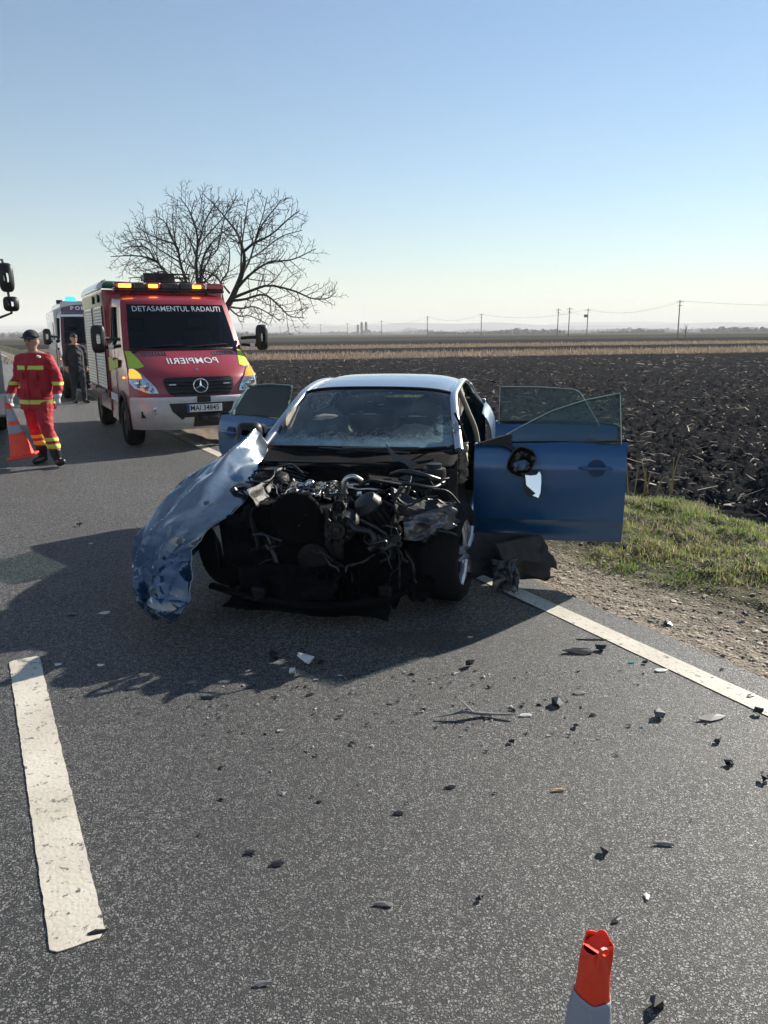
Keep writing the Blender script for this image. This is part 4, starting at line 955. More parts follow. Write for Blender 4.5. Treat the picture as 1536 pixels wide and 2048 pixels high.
# wheels
def wheel(x, y, r, w, yaw, rim_out, name='wheel', lean=0):
    wr_ = thing(name, None, None, (x, y, r), yaw); wr_.parent = CAR; wr_.rotation_euler = (0, lean, yaw)
    q_ = MB(); q_.lathe([(r * .66, -w / 2), (r * .9, -w / 2 - .008), (r * .975, -w / 2 + .012), (r, -w / 2 + .035), (r * 1.0, 0), (r, w / 2 - .035), (r * .975, w / 2 - .012), (r * .9, w / 2 + .008), (r * .66, w / 2)], 44, (0, 0, 0), 'x', closed=True); q_.build('tyre', 'rubber', wr_, smooth=50)
    q_ = MB(); s = rim_out
    q_.lathe([(r * .68, -w / 2 + .005), (r * .70, -w / 2), (r * .62, -w / 2 + .03), (r * .60, w / 2 - .03), (r * .70, w / 2), (r * .68, w / 2 - .005)], 40, (0, 0, 0), 'x', closed=True)
    q_.lathe([(.065, s * (w / 2 - .03)), (.06, s * (w / 2 - .005)), (.02, s * (w / 2 - .002))], 20, (0, 0, 0), 'x')
    for k in range(5):
        a = k * 2 * math.pi / 5 + .5
        for dlt in (-.13, .13):
            q_.tube([(s * (w / 2 - .012), .05 * math.cos(a), .05 * math.sin(a)), (s * (w / 2 - .004), r * .4 * math.cos(a + dlt), r * .4 * math.sin(a + dlt)), (s * (w / 2 - .012), r * .655 * math.cos(a + dlt * 1.2), r * .655 * math.sin(a + dlt * 1.2))], [.03, .024, .026], 6, True, .6)
    q_.build('rim', 'silver_rim', wr_, smooth=40)
    q_ = MB(); q_.lathe([(r * .47, -.012), (r * .47, .012)], 30, (0, 0, 0), 'x'); q_.build('brake_disc', 'cast_metal', wr_)
    return wr_
wheel(.735, -.02, .325, .235, R(-9), 1); wheel(-.74, .06, .32, .235, R(-14), -1, lean=R(-9)); wheel(.79, 2.81, .325, .235, 0, 1); wheel(-.79, 2.81, .325, .235, 0, -1)

# ------------------------------------------------------------------ what is left of the engine bay
rnd = random.Random(5)
def part(name, mb, mt, sm=35, **k): return mb.build(name, mt, CAR, smooth=sm, **k)
q_ = MB(); q_.box((-.12, -.05, .50), (.46, .62, .34)); q_.box((-.12, -.15, .30), (.36, .5, .12)); q_.box((-.14, -.37, .52), (.36, .04, .30)); part('engine_block', q_, 'cast_metal', bevel=.02)
def cover(u, v):
    th = u * math.pi; return (-.14 + .20 * math.cos(th) * (1 - .0 * v), -.40 + .03 * math.sin(th * 3) * .3 - .02 * math.sin(v * 3), .44 + .27 * math.sin(th) ** .8 * (1 - v) + .0)
q_ = MB(); q_.lathe([(.17, 0), (.175, .02), (.16, .045), (.03, .05)], 30, (-.17, -.39, .60), 'y', Euler((0, 0, R(180)))); q_.box((-.17, -.40, .42), (.33, .05, .36)); part('timing_cover', q_, 'bay_shade_black', bevel=.012)
q_ = MB(); q_.lathe([(.10, 0), (.10, .02), (.085, .02), (.085, .035), (.1, .035), (.1, .05), (.04, .055)], 28, (-.06, -.42, .36), 'y', Euler((0, 0, R(180)))); part('crank_pulley', q_, 'dark_steel')
for c_, r_ in (((.095, -.44, .55), .052), ((.10, -.40, .69), .04), ((-.33, -.40, .45), .05), ((.03, -.41, .28), .06)):
    q_ = MB(); q_.lathe([(r_, 0), (r_, .03), (r_ * .8, .03), (r_ * .78, .018), (r_ * .45, .018), (r_ * .45, .04), (r_ * .15, .045)], 24, c_, 'y', Euler((0, 0, R(180))))
    if r_ == .052:
        for k in range(11):
            a = k * 2 * math.pi / 11; q_.box((c_[0] + .075 * math.cos(a), c_[1] - .01, c_[2] + .075 * math.sin(a)), (.012, .01, .028), (0, -a + math.pi / 2, 0))
    part('pulley', q_, 'cast_metal' if r_ == .052 else 'dark_steel')
q_ = MB(); q_.lathe([(.03, -.11), (.085, -.10), (.09, 0), (.085, .10), (.03, .11)], 20, (.12, -.33, .55), 'y'); part('alternator', q_, 'dark_steel')
# ribbed intercooler duct, leaning
q_ = MB(); e_ = Euler((R(18), R(-32), R(8)))
for k in range(4): q_.tube([Vector((.235 + .042 * k, -.42, .70)) + e_.to_matrix() @ Vector((0, 0, z)) for z in (0, -.10, -.24, -.27)], [.022, .025, .024, .012], 8)
q_.lathe([(.085, -.02), (.09, 0), (.07, .05), (.03, .06)], 16, (.28, -.40, .70), 'z', e_); part('air_duct', q_, 'black_plastic')
q_ = MB(); q_.box((0, -.02, .17), (1.15, .12, .09)); q_.box((-.36, -.28, .18), (.09, .75, .09)); q_.box((.40, -.22, .19), (.09, .65, .09)); part('subframe', q_, 'dark_steel', bevel=.015)
for sg in (-1, 1):
    q_ = MB(); q_.lathe([(.13, 0), (.13, .16), (.11, .20), (.06, .22), (.05, .24)], 20, (sg * .50, .12, .58)); part('strut_tower', q_, 'dark_steel')
    q_ = MB(); q_.tube([(sg * .52, .10, .60), (sg * .60, -.02, .26)], .03, 8)
    for k in range(7): q_.lathe([(.052 + .008 * math.cos(a), .008 * math.sin(a)) for a in np.linspace(0, 6.283, 7)[:-1]], 14, (sg * (.53 + .01 * k), .085 - .015 * k, .56 - .035 * k), closed=True)
    part('suspension_strut', q_, 'dark_steel')
    q_ = MB(); q_.tube([(sg * .25, -.02, .2), (sg * .45, -.06, .21), (sg * .66, -.03, .22)], [.03, .022, .03], 8); part('control_arm', q_, 'cast_metal')
    q_ = MB(); q_.grid(lambda u, v, sg=sg: Vector((sg * (.42 + .03 * v), -.45 + .95 * u, .38 + .42 * v)) + facet((u, v, sg), 3, .07, 4) * Vector((sg, 0, 0)) + wob3((u * 3, v * 3, sg), 1.5, .05, 2), 18, 12); part('inner_wing', q_, 'undertray', 25, solid=.005)
def crumple(name, A, Bv, Cv, amp, seed, mt, nu=18, nv=12, sc=5, sm=25):
    """a torn sheet spanned by three corners, folded"""
    A, Bv, Cv = Vector(A), Vector(Bv), Vector(Cv); n_ = (Bv - A).cross(Cv - A).normalized(); q_ = MB()
    def f(u, v):
        p = A + (Bv - A) * u + (Cv - A) * v; k = 1 + .25 * wob3((u * 4, v * 4, seed), 1, 1, seed).x * (1 if .05 < u < .95 else 1.8)
        return A + (Bv - A) * u * (1 + .12 * wob3((v * 5, 0, seed), 1, 1, seed).x) + (Cv - A) * v * (1 + .2 * wob3((u * 5, 1, seed), 1, 1, seed).y) + n_ * (facet(p, sc, amp, seed) + facet(p, sc * 2.7, amp * .35, seed + 1)) + wob3(p, sc * .7, amp * .5, seed)
    q_.grid(f, nu, nv); return q_.build(name, mt, CAR, smooth=sm, solid=.004)
crumple('headlamp_remains', (.50, -.44, .64), (.80, -.38, .72), (.51, -.47, .50), .045, 3, 'torn_metal', 26, 20, 9)
crumple('torn_sheet', (.42, -.30, .80), (.80, -.22, .70), (.46, -.40, .66), .07, 6, 'undertray', 20, 14, 5)
crumple('torn_sheet', (.30, -.40, .52), (.48, -.46, .55), (.32, -.44, .44), .04, 8, 'torn_metal', 14, 10, 11)
crumple('torn_sheet', (-.66, -.05, .60), (-.40, .05, .66), (-.62, -.15, .40), .06, 9, 'undertray', 16, 12, 6)
crumple('wheel_liner', (.58, -.36, .64), (.80, -.16, .66), (.60, -.40, .48), .08, 11, 'undertray', 22, 16, 6)
crumple('wheel_liner', (-.74, -.30, .50), (-.66, .30, .60), (-.74, -.34, .22), .06, 15, 'undertray', 16, 12, 5)
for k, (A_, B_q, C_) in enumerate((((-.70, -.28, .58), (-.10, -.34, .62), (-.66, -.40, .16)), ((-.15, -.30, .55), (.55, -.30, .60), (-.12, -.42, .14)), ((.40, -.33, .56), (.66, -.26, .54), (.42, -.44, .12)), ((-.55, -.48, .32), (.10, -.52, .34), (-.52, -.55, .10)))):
    crumple('nose_panel', A_, B_q, C_, .075, 40 + k, 'bay_shade_black', 26, 20, 6)
# grey wedge of scuttle plastic standing up in front of the screen
q_ = MB(); q_.prism([(-.13, .115), (-.05, .045), (.11, -.01), (.06, -.07), (-.03, -.05)], .012, (.38, .30, .86), (1, -.15, 0), (.0, .45, 1)); part('scuttle_wedge', q_, 'grey_plastic', 0)
# wing liner hanging below the open door
crumple('hanging_liner', (.78, .16, .42), (1.30, .34, .36), (.86, .10, .12), .035, 17, 'undertray', 26, 18, 4)
crumple('hanging_liner', (1.02, .04, .36), (1.34, .26, .38), (1.16, .06, .10), .04, 19, 'black_plastic', 20, 14, 5)
crumple('torn_foil', (1.02, .02, .26), (1.20, .08, .27), (1.03, -.02, .05), .06, 21, 'torn_metal', 20, 18, 11)
# undertray and beam resting on the road
crumple('undertray', (-.62, -.60, .05), (.40, -.66, .06), (-.50, -.25, .17), .05, 25, 'bay_shade_black', 30, 16, 4)
q_ = MB(); q_.tube(spline([(-.72, -.50, .17), (-.4, -.62, .15), (0, -.66, .13), (.35, -.58, .15), (.52, -.44, .18)], 16), .03, 8, True, .7); part('bumper_beam', q_, 'bay_shade_black')
# radiator slats, broken
q_ = MB()
for k in range(16): q_.box((-.02 + .017 * k, -.50 - .01 * (k % 3), .21 + .012 * (k % 4)), (.006, .03, .17 - .01 * (k % 5)), (rnd.uniform(-.3, .3), rnd.uniform(-.35, .1), 0))
tag(part('radiator_fins', q_, 'bay_shade_black', 0), kind='stuff')
q_ = MB(); q_.box((-.42, -.26, .55), (.20, .24, .20)); q_.box((-.42, -.26, .66), (.16, .2, .03)); part('battery_box', q_, 'bay_shade_black', bevel=.012)
q_ = MB(); q_.lathe([(.02, 0), (.075, .01), (.08, .10), (.075, .12), (.05, .125), (.05, .15), (.02, .155)], 18, (.62, .16, .72)); part('coolant_bottle', q_, 'black_plastic')
q_ = MB(); q_.box((.30, .10, .70), (.26, .22, .16), (0, .1, .2)); part('air_box', q_, 'bay_shade_black', bevel=.015)
q_ = MB(); q_.lathe([(.13, 0), (.14, .05), (.12, .09), (.05, .10)], 20, (.36, .34, .72), 'y', Euler((0, 0, R(180)))); part('brake_servo', q_, 'bay_shade_black')
# intake and rail parts on top of the engine, glinting
q_ = MB()
for k in range(5): q_.tube(spline([(-.30 + .09 * k, .12, .70), (-.31 + .09 * k, .0, .735), (-.30 + .09 * k, -.14, .70), (-.28 + .09 * k, -.22, .64)], 8), .026, 8)
part('intake_manifold', q_, 'cast_metal')
q_ = MB(); q_.box((-.14, -.05, .69), (.34, .40, .05)); part('cam_cover', q_, 'bay_shade_black', bevel=.02)
for k in range(26):
    p = Vector((-.14 + rnd.gauss(0, .13), -.17 + rnd.gauss(0, .10), .715 + rnd.uniform(-.02, .045))); q_ = MB(); kind_ = rnd.random()
    if kind_ < .4: q_.lathe([(.012, 0), (.014, .02), (.008, .022), (.008, .045)], 8, p, 'z', Euler((rnd.uniform(-1, 1), rnd.uniform(-1, 1), 0)))
    elif kind_ < .75: q_.box(p, (rnd.uniform(.02, .05), rnd.uniform(.015, .03), rnd.uniform(.012, .03)), (rnd.uniform(-.6, .6), rnd.uniform(-.6, .6), rnd.uniform(0, 3)))
    else: q_.lathe([(.024 + .006 * math.cos(a), .006 * math.sin(a)) for a in np.linspace(0, 6.283, 7)[:-1]], 12, p, 'z', Euler((rnd.uniform(-1, 1), rnd.uniform(-1, 1), 0)), closed=True)
    part('engine_fitting', q_, rnd.choice(['bright_metal', 'cast_metal', 'black_plastic', 'chrome', 'bright_metal']), bevel=.002 if kind_ >= .4 and kind_ < .75 else 0)
# wiring: loose loops of cable
def cable(p, length, r, drop, seed, mt, name='cable'):
    rd = random.Random(seed); pts = [Vector(p)]; d = Vector((rd.uniform(-1, 1), rd.uniform(-1, .6), rd.uniform(-.2, .6))).normalized(); n_ = 6
    for k in range(n_):
        d = (d + Vector((rd.uniform(-1, 1), rd.uniform(-1, 1), rd.uniform(-.9, .8) - drop)) * .75).normalized(); pts.append(pts[-1] + d * length / n_); pts[-1].z = min(pts[-1].z, p[2] + .05); pts[-1].y = max(pts[-1].y, -.52)
    q_ = MB(); q_.tube(spline(pts, 22), r, 6); return part(name, q_, mt, 60)
for k in range(44):
    cable((-.14 + rnd.gauss(0, .15), -.15 + rnd.gauss(0, .12), .71 + rnd.uniform(-.01, .03)), rnd.uniform(.10, .30), rnd.uniform(.003, .0065), .02, 100 + k, rnd.choice(['wire_sheath', 'bright_metal', 'wire_sheath', 'cast_metal', 'yellow_wire' if rnd.random() < .3 else 'wire_sheath']))
for k in range(26):
    cable((.42 + rnd.gauss(0, .12), -.02 + rnd.gauss(0, .12), .73 + rnd.uniform(-.03, .03)), rnd.uniform(.12, .36), rnd.uniform(.004, .009), .05, 300 + k, rnd.choice(['wire_sheath', 'hose_rubber', 'wire_sheath', 'bright_metal']))
for k in range(22):
    cable((rnd.uniform(-.5, .6), -.42 + rnd.uniform(-.05, .1), rnd.uniform(.3, .6)), rnd.uniform(.2, .5), rnd.uniform(.004, .01), .35, 500 + k, rnd.choice(['wire_sheath', 'hose_rubber', 'wire_sheath']))
for k in range(9):
    q_ = MB(); y0 = .36 - .05 * k; q_.tube(spline([(-.74, y0, .775 - .012 * k), (-.58, y0 - .03, .80 - .012 * k + rnd.uniform(-.01, .02)), (-.42, y0 - .05, .79 - .012 * k), (-.28, y0 - .09, .76 - .01 * k)], 14), rnd.uniform(.006, .012), 6); part('cable', q_, rnd.choice(['wire_sheath', 'hose_rubber']), 60)
q_ = MB(); q_.grid(lambda u, v: (-.74 + .27 * u, -.05 + .06 * v - .05 * u, .70 + .03 * math.sin(u * 5) + .012 * v), 14, 3); part('torn_flange', q_, 'torn_metal', 50, solid=.003)
# hoses
for pts, r_, mt in (([(.10, -.30, .72), (.115, -.32, .83), (.17, -.32, .86), (.22, -.30, .83)], .016, 'bright_metal'), ([(.20, -.30, .80), (.28, -.28, .83), (.42, -.22, .80), (.48, -.18, .79)], .011, 'cast_metal'),
                    ([(.16, -.42, .60), (.22, -.46, .56), (.30, -.46, .55), (.33, -.47, .49), (.30, -.48, .44)], .024, 'hose_rubber'), ([(.24, -.44, .62), (.33, -.46, .58), (.40, -.45, .53)], .015, 'hose_rubber'),
                    ([(.34, .10, .80), (.44, .0, .84), (.58, -.02, .82), (.66, .06, .78)], .018, 'hose_rubber'), ([(.36, -.10, .79), (.50, -.20, .80), (.64, -.16, .77), (.70, -.02, .78)], .013, 'hose_rubber'),
                    ([(.42, -.42, .74), (.52, -.44, .71), (.62, -.38, .75), (.70, -.36, .76)], .006, 'cast_metal'), ([(.66, -.34, .80), (.75, -.30, .78), (.82, -.26, .70)], .006, 'cast_metal'),
                    ([(.46, -.36, .40), (.47, -.40, .22), (.46, -.42, .10)], .006, 'cast_metal'), ([(-.55, .22, .80), (-.42, .18, .83), (-.34, .10, .85), (-.26, .06, .80)], .008, 'hose_rubber'),
                    ([(-.36, -.30, .66), (-.30, -.36, .69), (-.24, -.34, .70), (-.20, -.28, .69)], .02, 'cast_metal'), ([(-.5, -.34, .36), (-.36, -.42, .42), (-.30, -.44, .30), (-.33, -.44, .2)], .02, 'hose_rubber'),
                    ([(.36, -.46, .36), (.42, -.44, .40), (.38, -.46, .50)], .008, 'cast_metal')):
    q_ = MB(); q_.tube(spline(pts, 18), r_, 9)
    if r_ > .02:
        p = spline(pts, 18)[13]; q_.lathe([(r_ + .004, -.006), (r_ + .004, .006)], 12, p, 'z', Euler((.6, .2, 0)))
    part('hose', q_, mt, 60)
# ================================================================== VANS: one cab shape, used for the fire engine and the ambulance
PROF = [(.30, .16, .94, .42), (.42, .06, .96, .42), (.56, .0, .975, .40), (.80, .0, .98, .38), (.83, .035, .975, .36), (.97, .065, .97, .36), (1.11, .12, .965, .36), (1.19, .20, .955, .36), (1.27, .32, .945, .34), (1.38, .52, .935, .30), (1.51, .80, .92, .24),
        (1.75, .985, .90, .20), (2.0, 1.17, .875, .18), (2.23, 1.34, .845, .16), (2.30, 1.41, .83, .14), (2.37, 1.54, .80, .14), (2.41, 1.74, .76, .12)]
def fr(x, z, off=0.0):
    y, w, c = lerp_tab(PROF, z); s = min(1.02, abs(x) / w); return (x * (1 + off * .2), y + c * s ** 3.2 - off, z)
def front_patch(rows, off, n=10):
    """rows: (z, x0, x1) from low to high, wrapped on the cab front"""
    q_ = MB(); k = len(rows)
    def f(u, v):
        t = v * (k - 1); i = min(int(t), k - 2); g_ = t - i; z = rows[i][0] + (rows[i+1][0] - rows[i][0]) * g_
        a = rows[i][1] + (rows[i+1][1] - rows[i][1]) * g_; b_ = rows[i][2] + (rows[i+1][2] - rows[i][2]) * g_
        return fr(a + (b_ - a) * u, z, off)
    q_.grid(f, n, max(2, (k - 1) * 3)); return q_
def van_wheel(par, x, y, r=.37, w=.24, s=-1, dual=False):
    t = thing('wheel', None, None, (x, y, r)); t.parent = par
    q_ = MB(); q_.lathe([(r * .6, -w / 2), (r * .9, -w / 2 - .01), (r * .97, -w / 2 + .015), (r, -w / 2 + .04), (r, w / 2 - .04), (r * .97, w / 2 - .015), (r * .9, w / 2 + .01), (r * .6, w / 2)], 36, (0, 0, 0), 'x', closed=True); q_.build('tyre', 'rubber', t, smooth=50)
    q_ = MB(); q_.lathe([(r * .6, s * (w / 2 - .01)), (r * .55, s * (w / 2 - .05)), (r * .3, s * (w / 2 - .03)), (.06, s * (w / 2)), (.02, s * (w / 2 + .01))], 24, (0, 0, 0), 'x'); q_.build('rim', 'dark_steel', t)
def cab(T, body, bumper, hood_stripe=True, hi=0.0):
    rows = [p[0] for p in PROF]
    q_ = MB()
    nz = 60
    def f(u, v):
        z = .30 + (2.41 - .30) * v; w = lerp_tab(PROF, z)[1]; return fr((u * 2 - 1) * w, z)
    def hole(u, v):
        z = .30 + 2.11 * v; s = abs(u * 2 - 1); return (1.53 < z < 2.22 and s < .90)
    q_.grid(f, 40, nz, hole); q_.build('cab_front', body, T, smooth=40)
    # cab sides with a window opening, and the roof
    for sg in (-1, 1):
        q_ = MB()
        def side(u, v, sg=sg):
            z = .34 + 2.07 * v; y0, w, c = lerp_tab(PROF, z); y0 += c; x = w
            return (sg * (x + (.985 - x) * min(1, u * 1.6) * (1 if z < 1.6 else .45)), y0 + (2.32 - y0) * u, z)
        def win(u, v):
            z = .34 + 2.07 * v; y0, w, c = lerp_tab(PROF, z); y = y0 + c + (2.32 - y0 - c) * u
            arch = (y - 1.02) ** 2 + (z - .37) ** 2 < .45 ** 2
            return (1.52 < z < 2.18 and u > .10 and y < 2.12) or arch
        q_.grid(side, 30, 40, win); q_.build('cab_side', body, T, smooth=40)
        q_ = MB(); q_.grid(lambda u, v, sg=sg: Vector(side(.08 + .82 * u, (1.50 - .34 + .70 * v) / 2.07)) - Vector((sg * .012, 0, 0)), 10, 8); q_.build('side_window', 'truck_glass', T)
        q_ = MB(); q_.tube([Vector(side(.52, (1.52 - .34 + .68 * k / 4) / 2.07)) for k in range(5)], .03, 6); q_.build('window_post', 'black_plastic', T)
        q_ = MB(); q_.box((sg * .985, 1.62, 1.36), (.03, .20, .05)); q_.build('door_handle', 'black_plastic', T, bevel=.01)
        for yy, z0 in ((1.46, .55), (2.25, .45)): q_ = MB(); q_.tube([(sg * .99, yy, z0), (sg * .99, yy, 1.5)], .004, 4); q_.build('door_gap', 'rubber', T)
        # mirrors on long arms
        q_ = MB()
        def mi(u, v, sg=sg):
            th = u * 2 * math.pi; k = lambda a: math.copysign(abs(a) ** .5, a); r_ = math.sin(math.pi * (.03 + .94 * v)) ** .45
            return (sg * 1.27 + .105 * k(math.cos(th)) * r_, .98 + .07 * (v * 2 - 1), 1.69 + .215 * k(math.sin(th)) * r_)
        q_.grid(mi, 20, 10); mh = q_.build('mirror', 'black_plastic', T, smooth=50)
        q_ = MB(); q_.tube([(sg * .95, 1.08, 1.58), (sg * 1.12, 1.03, 1.56), (sg * 1.26, 1.0, 1.56)], .045, 8, True, .6); q_.tube([(sg * .95, 1.1, 1.68), (sg * 1.2, 1.0, 1.7)], .03, 6); q_.build('mirror_arm', 'black_plastic', mh)
        q_ = MB(); q_.box((sg * 1.10, .965, 1.57), (.07, .03, .06)); q_.build('side_repeater', 'white_letter', mh)
        # wheel-arch flare and wheel
        q_ = MB(); q_.tube([(sg * .985, 1.02 + .47 * math.cos(a), .37 + .47 * math.sin(a)) for a in np.linspace(-.15, math.pi + .15, 18)], .04, 6, True, .6); q_.build('arch_flare', 'black_plastic', T)
        van_wheel(T, sg * .86, 1.02, s=sg)
        # headlamp: shell, lenses, amber indicator, clear cover
        m_ = lambda rows: [(z, sg * a, sg * b_) for z, a, b_ in rows]
        hl = front_patch(m_([(.875, .74, .60), (.95, .90, .625), (1.03, .955, .68), (1.12, .955, .75), (1.19, .94, .80), (1.25, .925, .86)]), .012, 8).build('headlamp', 'lamp_reflector', T, smooth=50)
        for (lx, lz, lr) in ((.84, 1.015, .062), (.75, .975, .058), (.685, .925, .036)):
            p = Vector(fr(sg * lx, lz, .028)); q_ = MB(); q_.lathe([(lr, .0), (lr, -.012), (lr * .85, -.016), (lr * .7, -.004), (lr * .3, -.01), (.005, -.012)], 20, p, 'y'); q_.build('lamp_lens', 'chrome', hl)
        front_patch(m_([(1.10, .945, .80), (1.15, .945, .80), (1.20, .93, .83), (1.235, .92, .87)]), .024, 5).build('indicator', 'amber_lens', hl)
        front_patch(m_([(.872, .745, .597), (.95, .905, .622), (1.03, .96, .677), (1.12, .96, .747), (1.19, .945, .797), (1.253, .93, .857)]), .046, 8).build('lamp_cover', 'lens_clear', hl, smooth=50)
        q_ = MB(); q_.box((sg * 1.0, .62, 1.10), (.03, .07, .03)); q_.build('side_repeater', 'amber_lens', T)
        if hood_stripe:
            front_patch([(1.24, sg * .80, sg * .925), (1.27, sg * .72, sg * .925), (1.38, sg * .765, sg * .91), (1.50, sg * .83, sg * .905)], .006, 6).build('reflective_stripe', 'hivis', T, smooth=60)
        # bonnet vents
        for k in range(9):
            x = sg * (.36 + .042 * k); q_ = MB(); a = fr(x, 1.425, .008); c_ = fr(x, 1.475, .008); q_.tube([a, c_], .011, 4, True, .6); q_.build('vent_slot', 'black_plastic' if sg < 0 else 'grey_plastic', T)
        q_ = MB(); p0 = Vector(fr(sg * .56, .55, .005)); q_.lathe([(.055, 0), (.055, -.012), (.04, -.014), (.03, 0)], 16, p0 + Vector((sg * .1, .02, .06)), 'y'); q_.build('fog_lamp', 'lamp_reflector', T)
    q_ = MB(); q_.grid(lambda u, v: ((u * 2 - 1) * (.762 + .03 * v), 1.74 + .64 * v + .12 * abs(u * 2 - 1) ** 3.2 * (1 - v), 2.41 + .03 * v - .015 * (u * 2 - 1) ** 2), 14, 6); q_.build('cab_roof', body, T, smooth=60)
    # windscreen
    front_patch([(1.52, -.835, .835), (1.7, -.82, .82), (1.9, -.80, .80), (2.1, -.775, .775), (2.235, -.76, .76)], .004, 18).build('windscreen', 'truck_glass', T, smooth=60)
    q_ = MB()
    for pts in ([(x, 1.515) for x in np.linspace(-.84, .84, 15)],): q_.tube([fr(x, z, .006) for x, z in pts], .022, 6)
    q_.build('screen_foot', 'black_plastic', T)
    for a, bq in ((-.65, -.05), (.02, .66)):
        q_ = MB(); q_.tube([fr(a, 1.55, .03), fr((a + bq) / 2, 1.575, .035), fr(bq, 1.59, .03)], .012, 5); q_.build('wiper', 'black_plastic', T)
    # grille with slats and star badge
    gr_ = front_patch([(.825, -.40, .40), (.86, -.46, .46), (.97, -.51, .51), (1.07, -.52, .52), (1.105, -.48, .48)], .006, 12).build('grille', 'black_plastic', T)
    for z, w in ((.875, .45), (.93, .475), (.985, .49), (1.04, .495)):
        q_ = MB(); q_.tube([fr(x, z, .016) for x in np.linspace(-w, w, 13)], .014, 6, True, .7); q_.build('slat', 'black_plastic', gr_)
    for sx_ in (-.40, .40): q_ = MB(); q_.box(fr(sx_, 1.0, .03), (.10, .012, .018), (0, 0, .18 * (1 if sx_ > 0 else -1))); q_.build('marker_lamp', 'white_letter', gr_)
    q_ = MB(); c_ = Vector(fr(0, .975, .045)); q_.lathe([(.105 + .010 * math.cos(a), .008 * math.sin(a)) for a in np.linspace(0, 6.283, 9)[:-1]], 36, c_, 'y', closed=True)
    for k in range(3):
        a = math.pi / 2 + k * 2 * math.pi / 3; d = Vector((math.cos(a), 0, math.sin(a))); n_ = Vector((-d.z, 0, d.x))
        q_.add([c_ + n_ * .017, c_ + d * .10, c_ - n_ * .017, c_ + Vector((0, -.012, 0))], [(0, 1, 3), (1, 2, 3), (0, 2, 1)])
    q_.build('star_badge', 'chrome', gr_, smooth=30)
    q_ = MB(); q_.lathe([(.022, 0), (.02, -.008), (.008, -.011)], 14, fr(0, 1.215, .004), 'y', Euler((R(-40), 0, 0))); q_.build('bonnet_badge', 'chrome', T)
    # bumper
    bp = front_patch([(.30, -.93, .93), (.42, -.955, .955), (.56, -.972, .972), (.70, -.977, .977), (.80, -.975, .975), (.815, -.95, .95)], .03, 30).build('bumper', bumper, T, smooth=60)
    front_patch([(.50, -.34, .34), (.60, -.44, .44), (.72, -.48, .48)], .036, 12).build('air_intake', 'black_plastic', bp)
    front_patch([(.34, -.13, .36), (.62, -.13, .36)], .040, 8).build('winch_recess', 'black_plastic', bp)
    q_ = MB(); q_.box((.02, -.05, .775), (.20, .02, .09)); q_.build('warning_lamp', 'black_plastic', bp, bevel=.006)
    q_ = MB(); q_.lathe([(.03, -.0), (.03, -.01), (.01, -.01)], 12, fr(-.30, .50, .035), 'y'); q_.build('tow_cover', 'black_plastic', bp)
    # cabin
    q_ = MB(); q_.box((0, 2.28, 1.4), (1.8, .04, 1.6)); q_.build('cab_bulkhead', 'interior_dark', T)
    q_ = MB(); q_.box((0, 1.12, 1.40), (1.66, .55, .20)); q_.build('dashboard', 'interior_dark', T, bevel=.05)
    q_ = MB(); q_.lathe([(.20 + .016 * math.cos(a), .016 * math.sin(a)) for a in np.linspace(0, 6.283, 9)[:-1]], 26, (.42, 1.36, 1.58), 'z', Euler((R(52), 0, 0)), closed=True); q_.tube([(.42, 1.2, 1.45), (.42, 1.36, 1.58)], .03, 6); q_.tube([(.25, 1.36, 1.58), (.59, 1.36, 1.58)], .018, 6); q_.build('steering_wheel', 'interior_dark', T)
    for sx_ in (-.55, .42):
        q_ = MB(); q_.box((sx_, 1.95, 1.5), (.48, .14, .62), (R(-8), 0, 0)); q_.box((sx_, 1.99, 1.93), (.26, .10, .18)); q_.box((sx_, 1.7, 1.15), (.5, .5, .16)); q_.build('seat', 'interior_dark', T, bevel=.04)
    q_ = MB(); q_.box((0, 1.5, .55), (1.7, 2.6, .1)); q_.build('chassis', 'undertray', T)

FE = thing('fire_engine', 'red fire engine van with lit amber beacons and silver shutters', 'fire engine', (-2.77, 11.85, 0), R(26.5))
FE.scale = (1.03, 1, .985)
cab(FE, 'red_paint', 'white_paint')
# letters
def wrap_text(par, s, zc_, span, height, mt, name, off, mirror=False):
    """lettering laid onto the curved cab front"""
    o = text(s, name, mt, par, 1.0, (0, 0, 0), (0, 0, 0), .01, 1.0, bold=.008, space=1.05); me = o.data
    bm = bmesh.new(); bm.from_mesh(me)
    xs = [v.co.x for v in bm.verts]; ys = [v.co.y for v in bm.verts]; x0, x1, y0, y1 = min(xs), max(xs), min(ys), max(ys)
    for v in bm.verts:
        x = ((v.co.x - x0) / (x1 - x0) - .5) * span * (-1 if mirror else 1); z = zc_ + ((v.co.y - y0) / (y1 - y0) - .5) * height
        v.co = fr(x, z, off + (.0015 if v.co.z > 0 else 0))
    bmesh.ops.recalc_face_normals(bm, faces=bm.faces); bm.to_mesh(me); bm.free(); return o
wrap_text(FE, 'DETASAMENTUL RADAUTI', 2.165, 1.38, .085, 'white_letter', 'screen_lettering', .012)
wrap_text(FE, 'POMPIERII', 1.345, .76, .085, 'white_letter', 'bonnet_lettering', .012, True)
pl = MB(); pl.box((.02, -.062, .64), (.52, .012, .115)); PL = pl.build('number_plate', 'plate_white', FE, bevel=.004)
pl = MB(); pl.box((-.222, -.069, .64), (.036, .004, .108)); pl.build('plate_flag_band', 'plate_blue', PL)
text('MAI 34845', 'plate_text', 'plate_black', PL, .112, (.02, -.0695, .64), (R(90), 0, 0), .001, .86, bold=.001)
q_ = MB(); q_.box((.08, -.06, .48), (.30, .05, .12)); q_.tube([(-.05, -.09, .48), (.21, -.09, .48)], .035, 10); q_.build('winch', 'cast_metal', FE, bevel=.006)
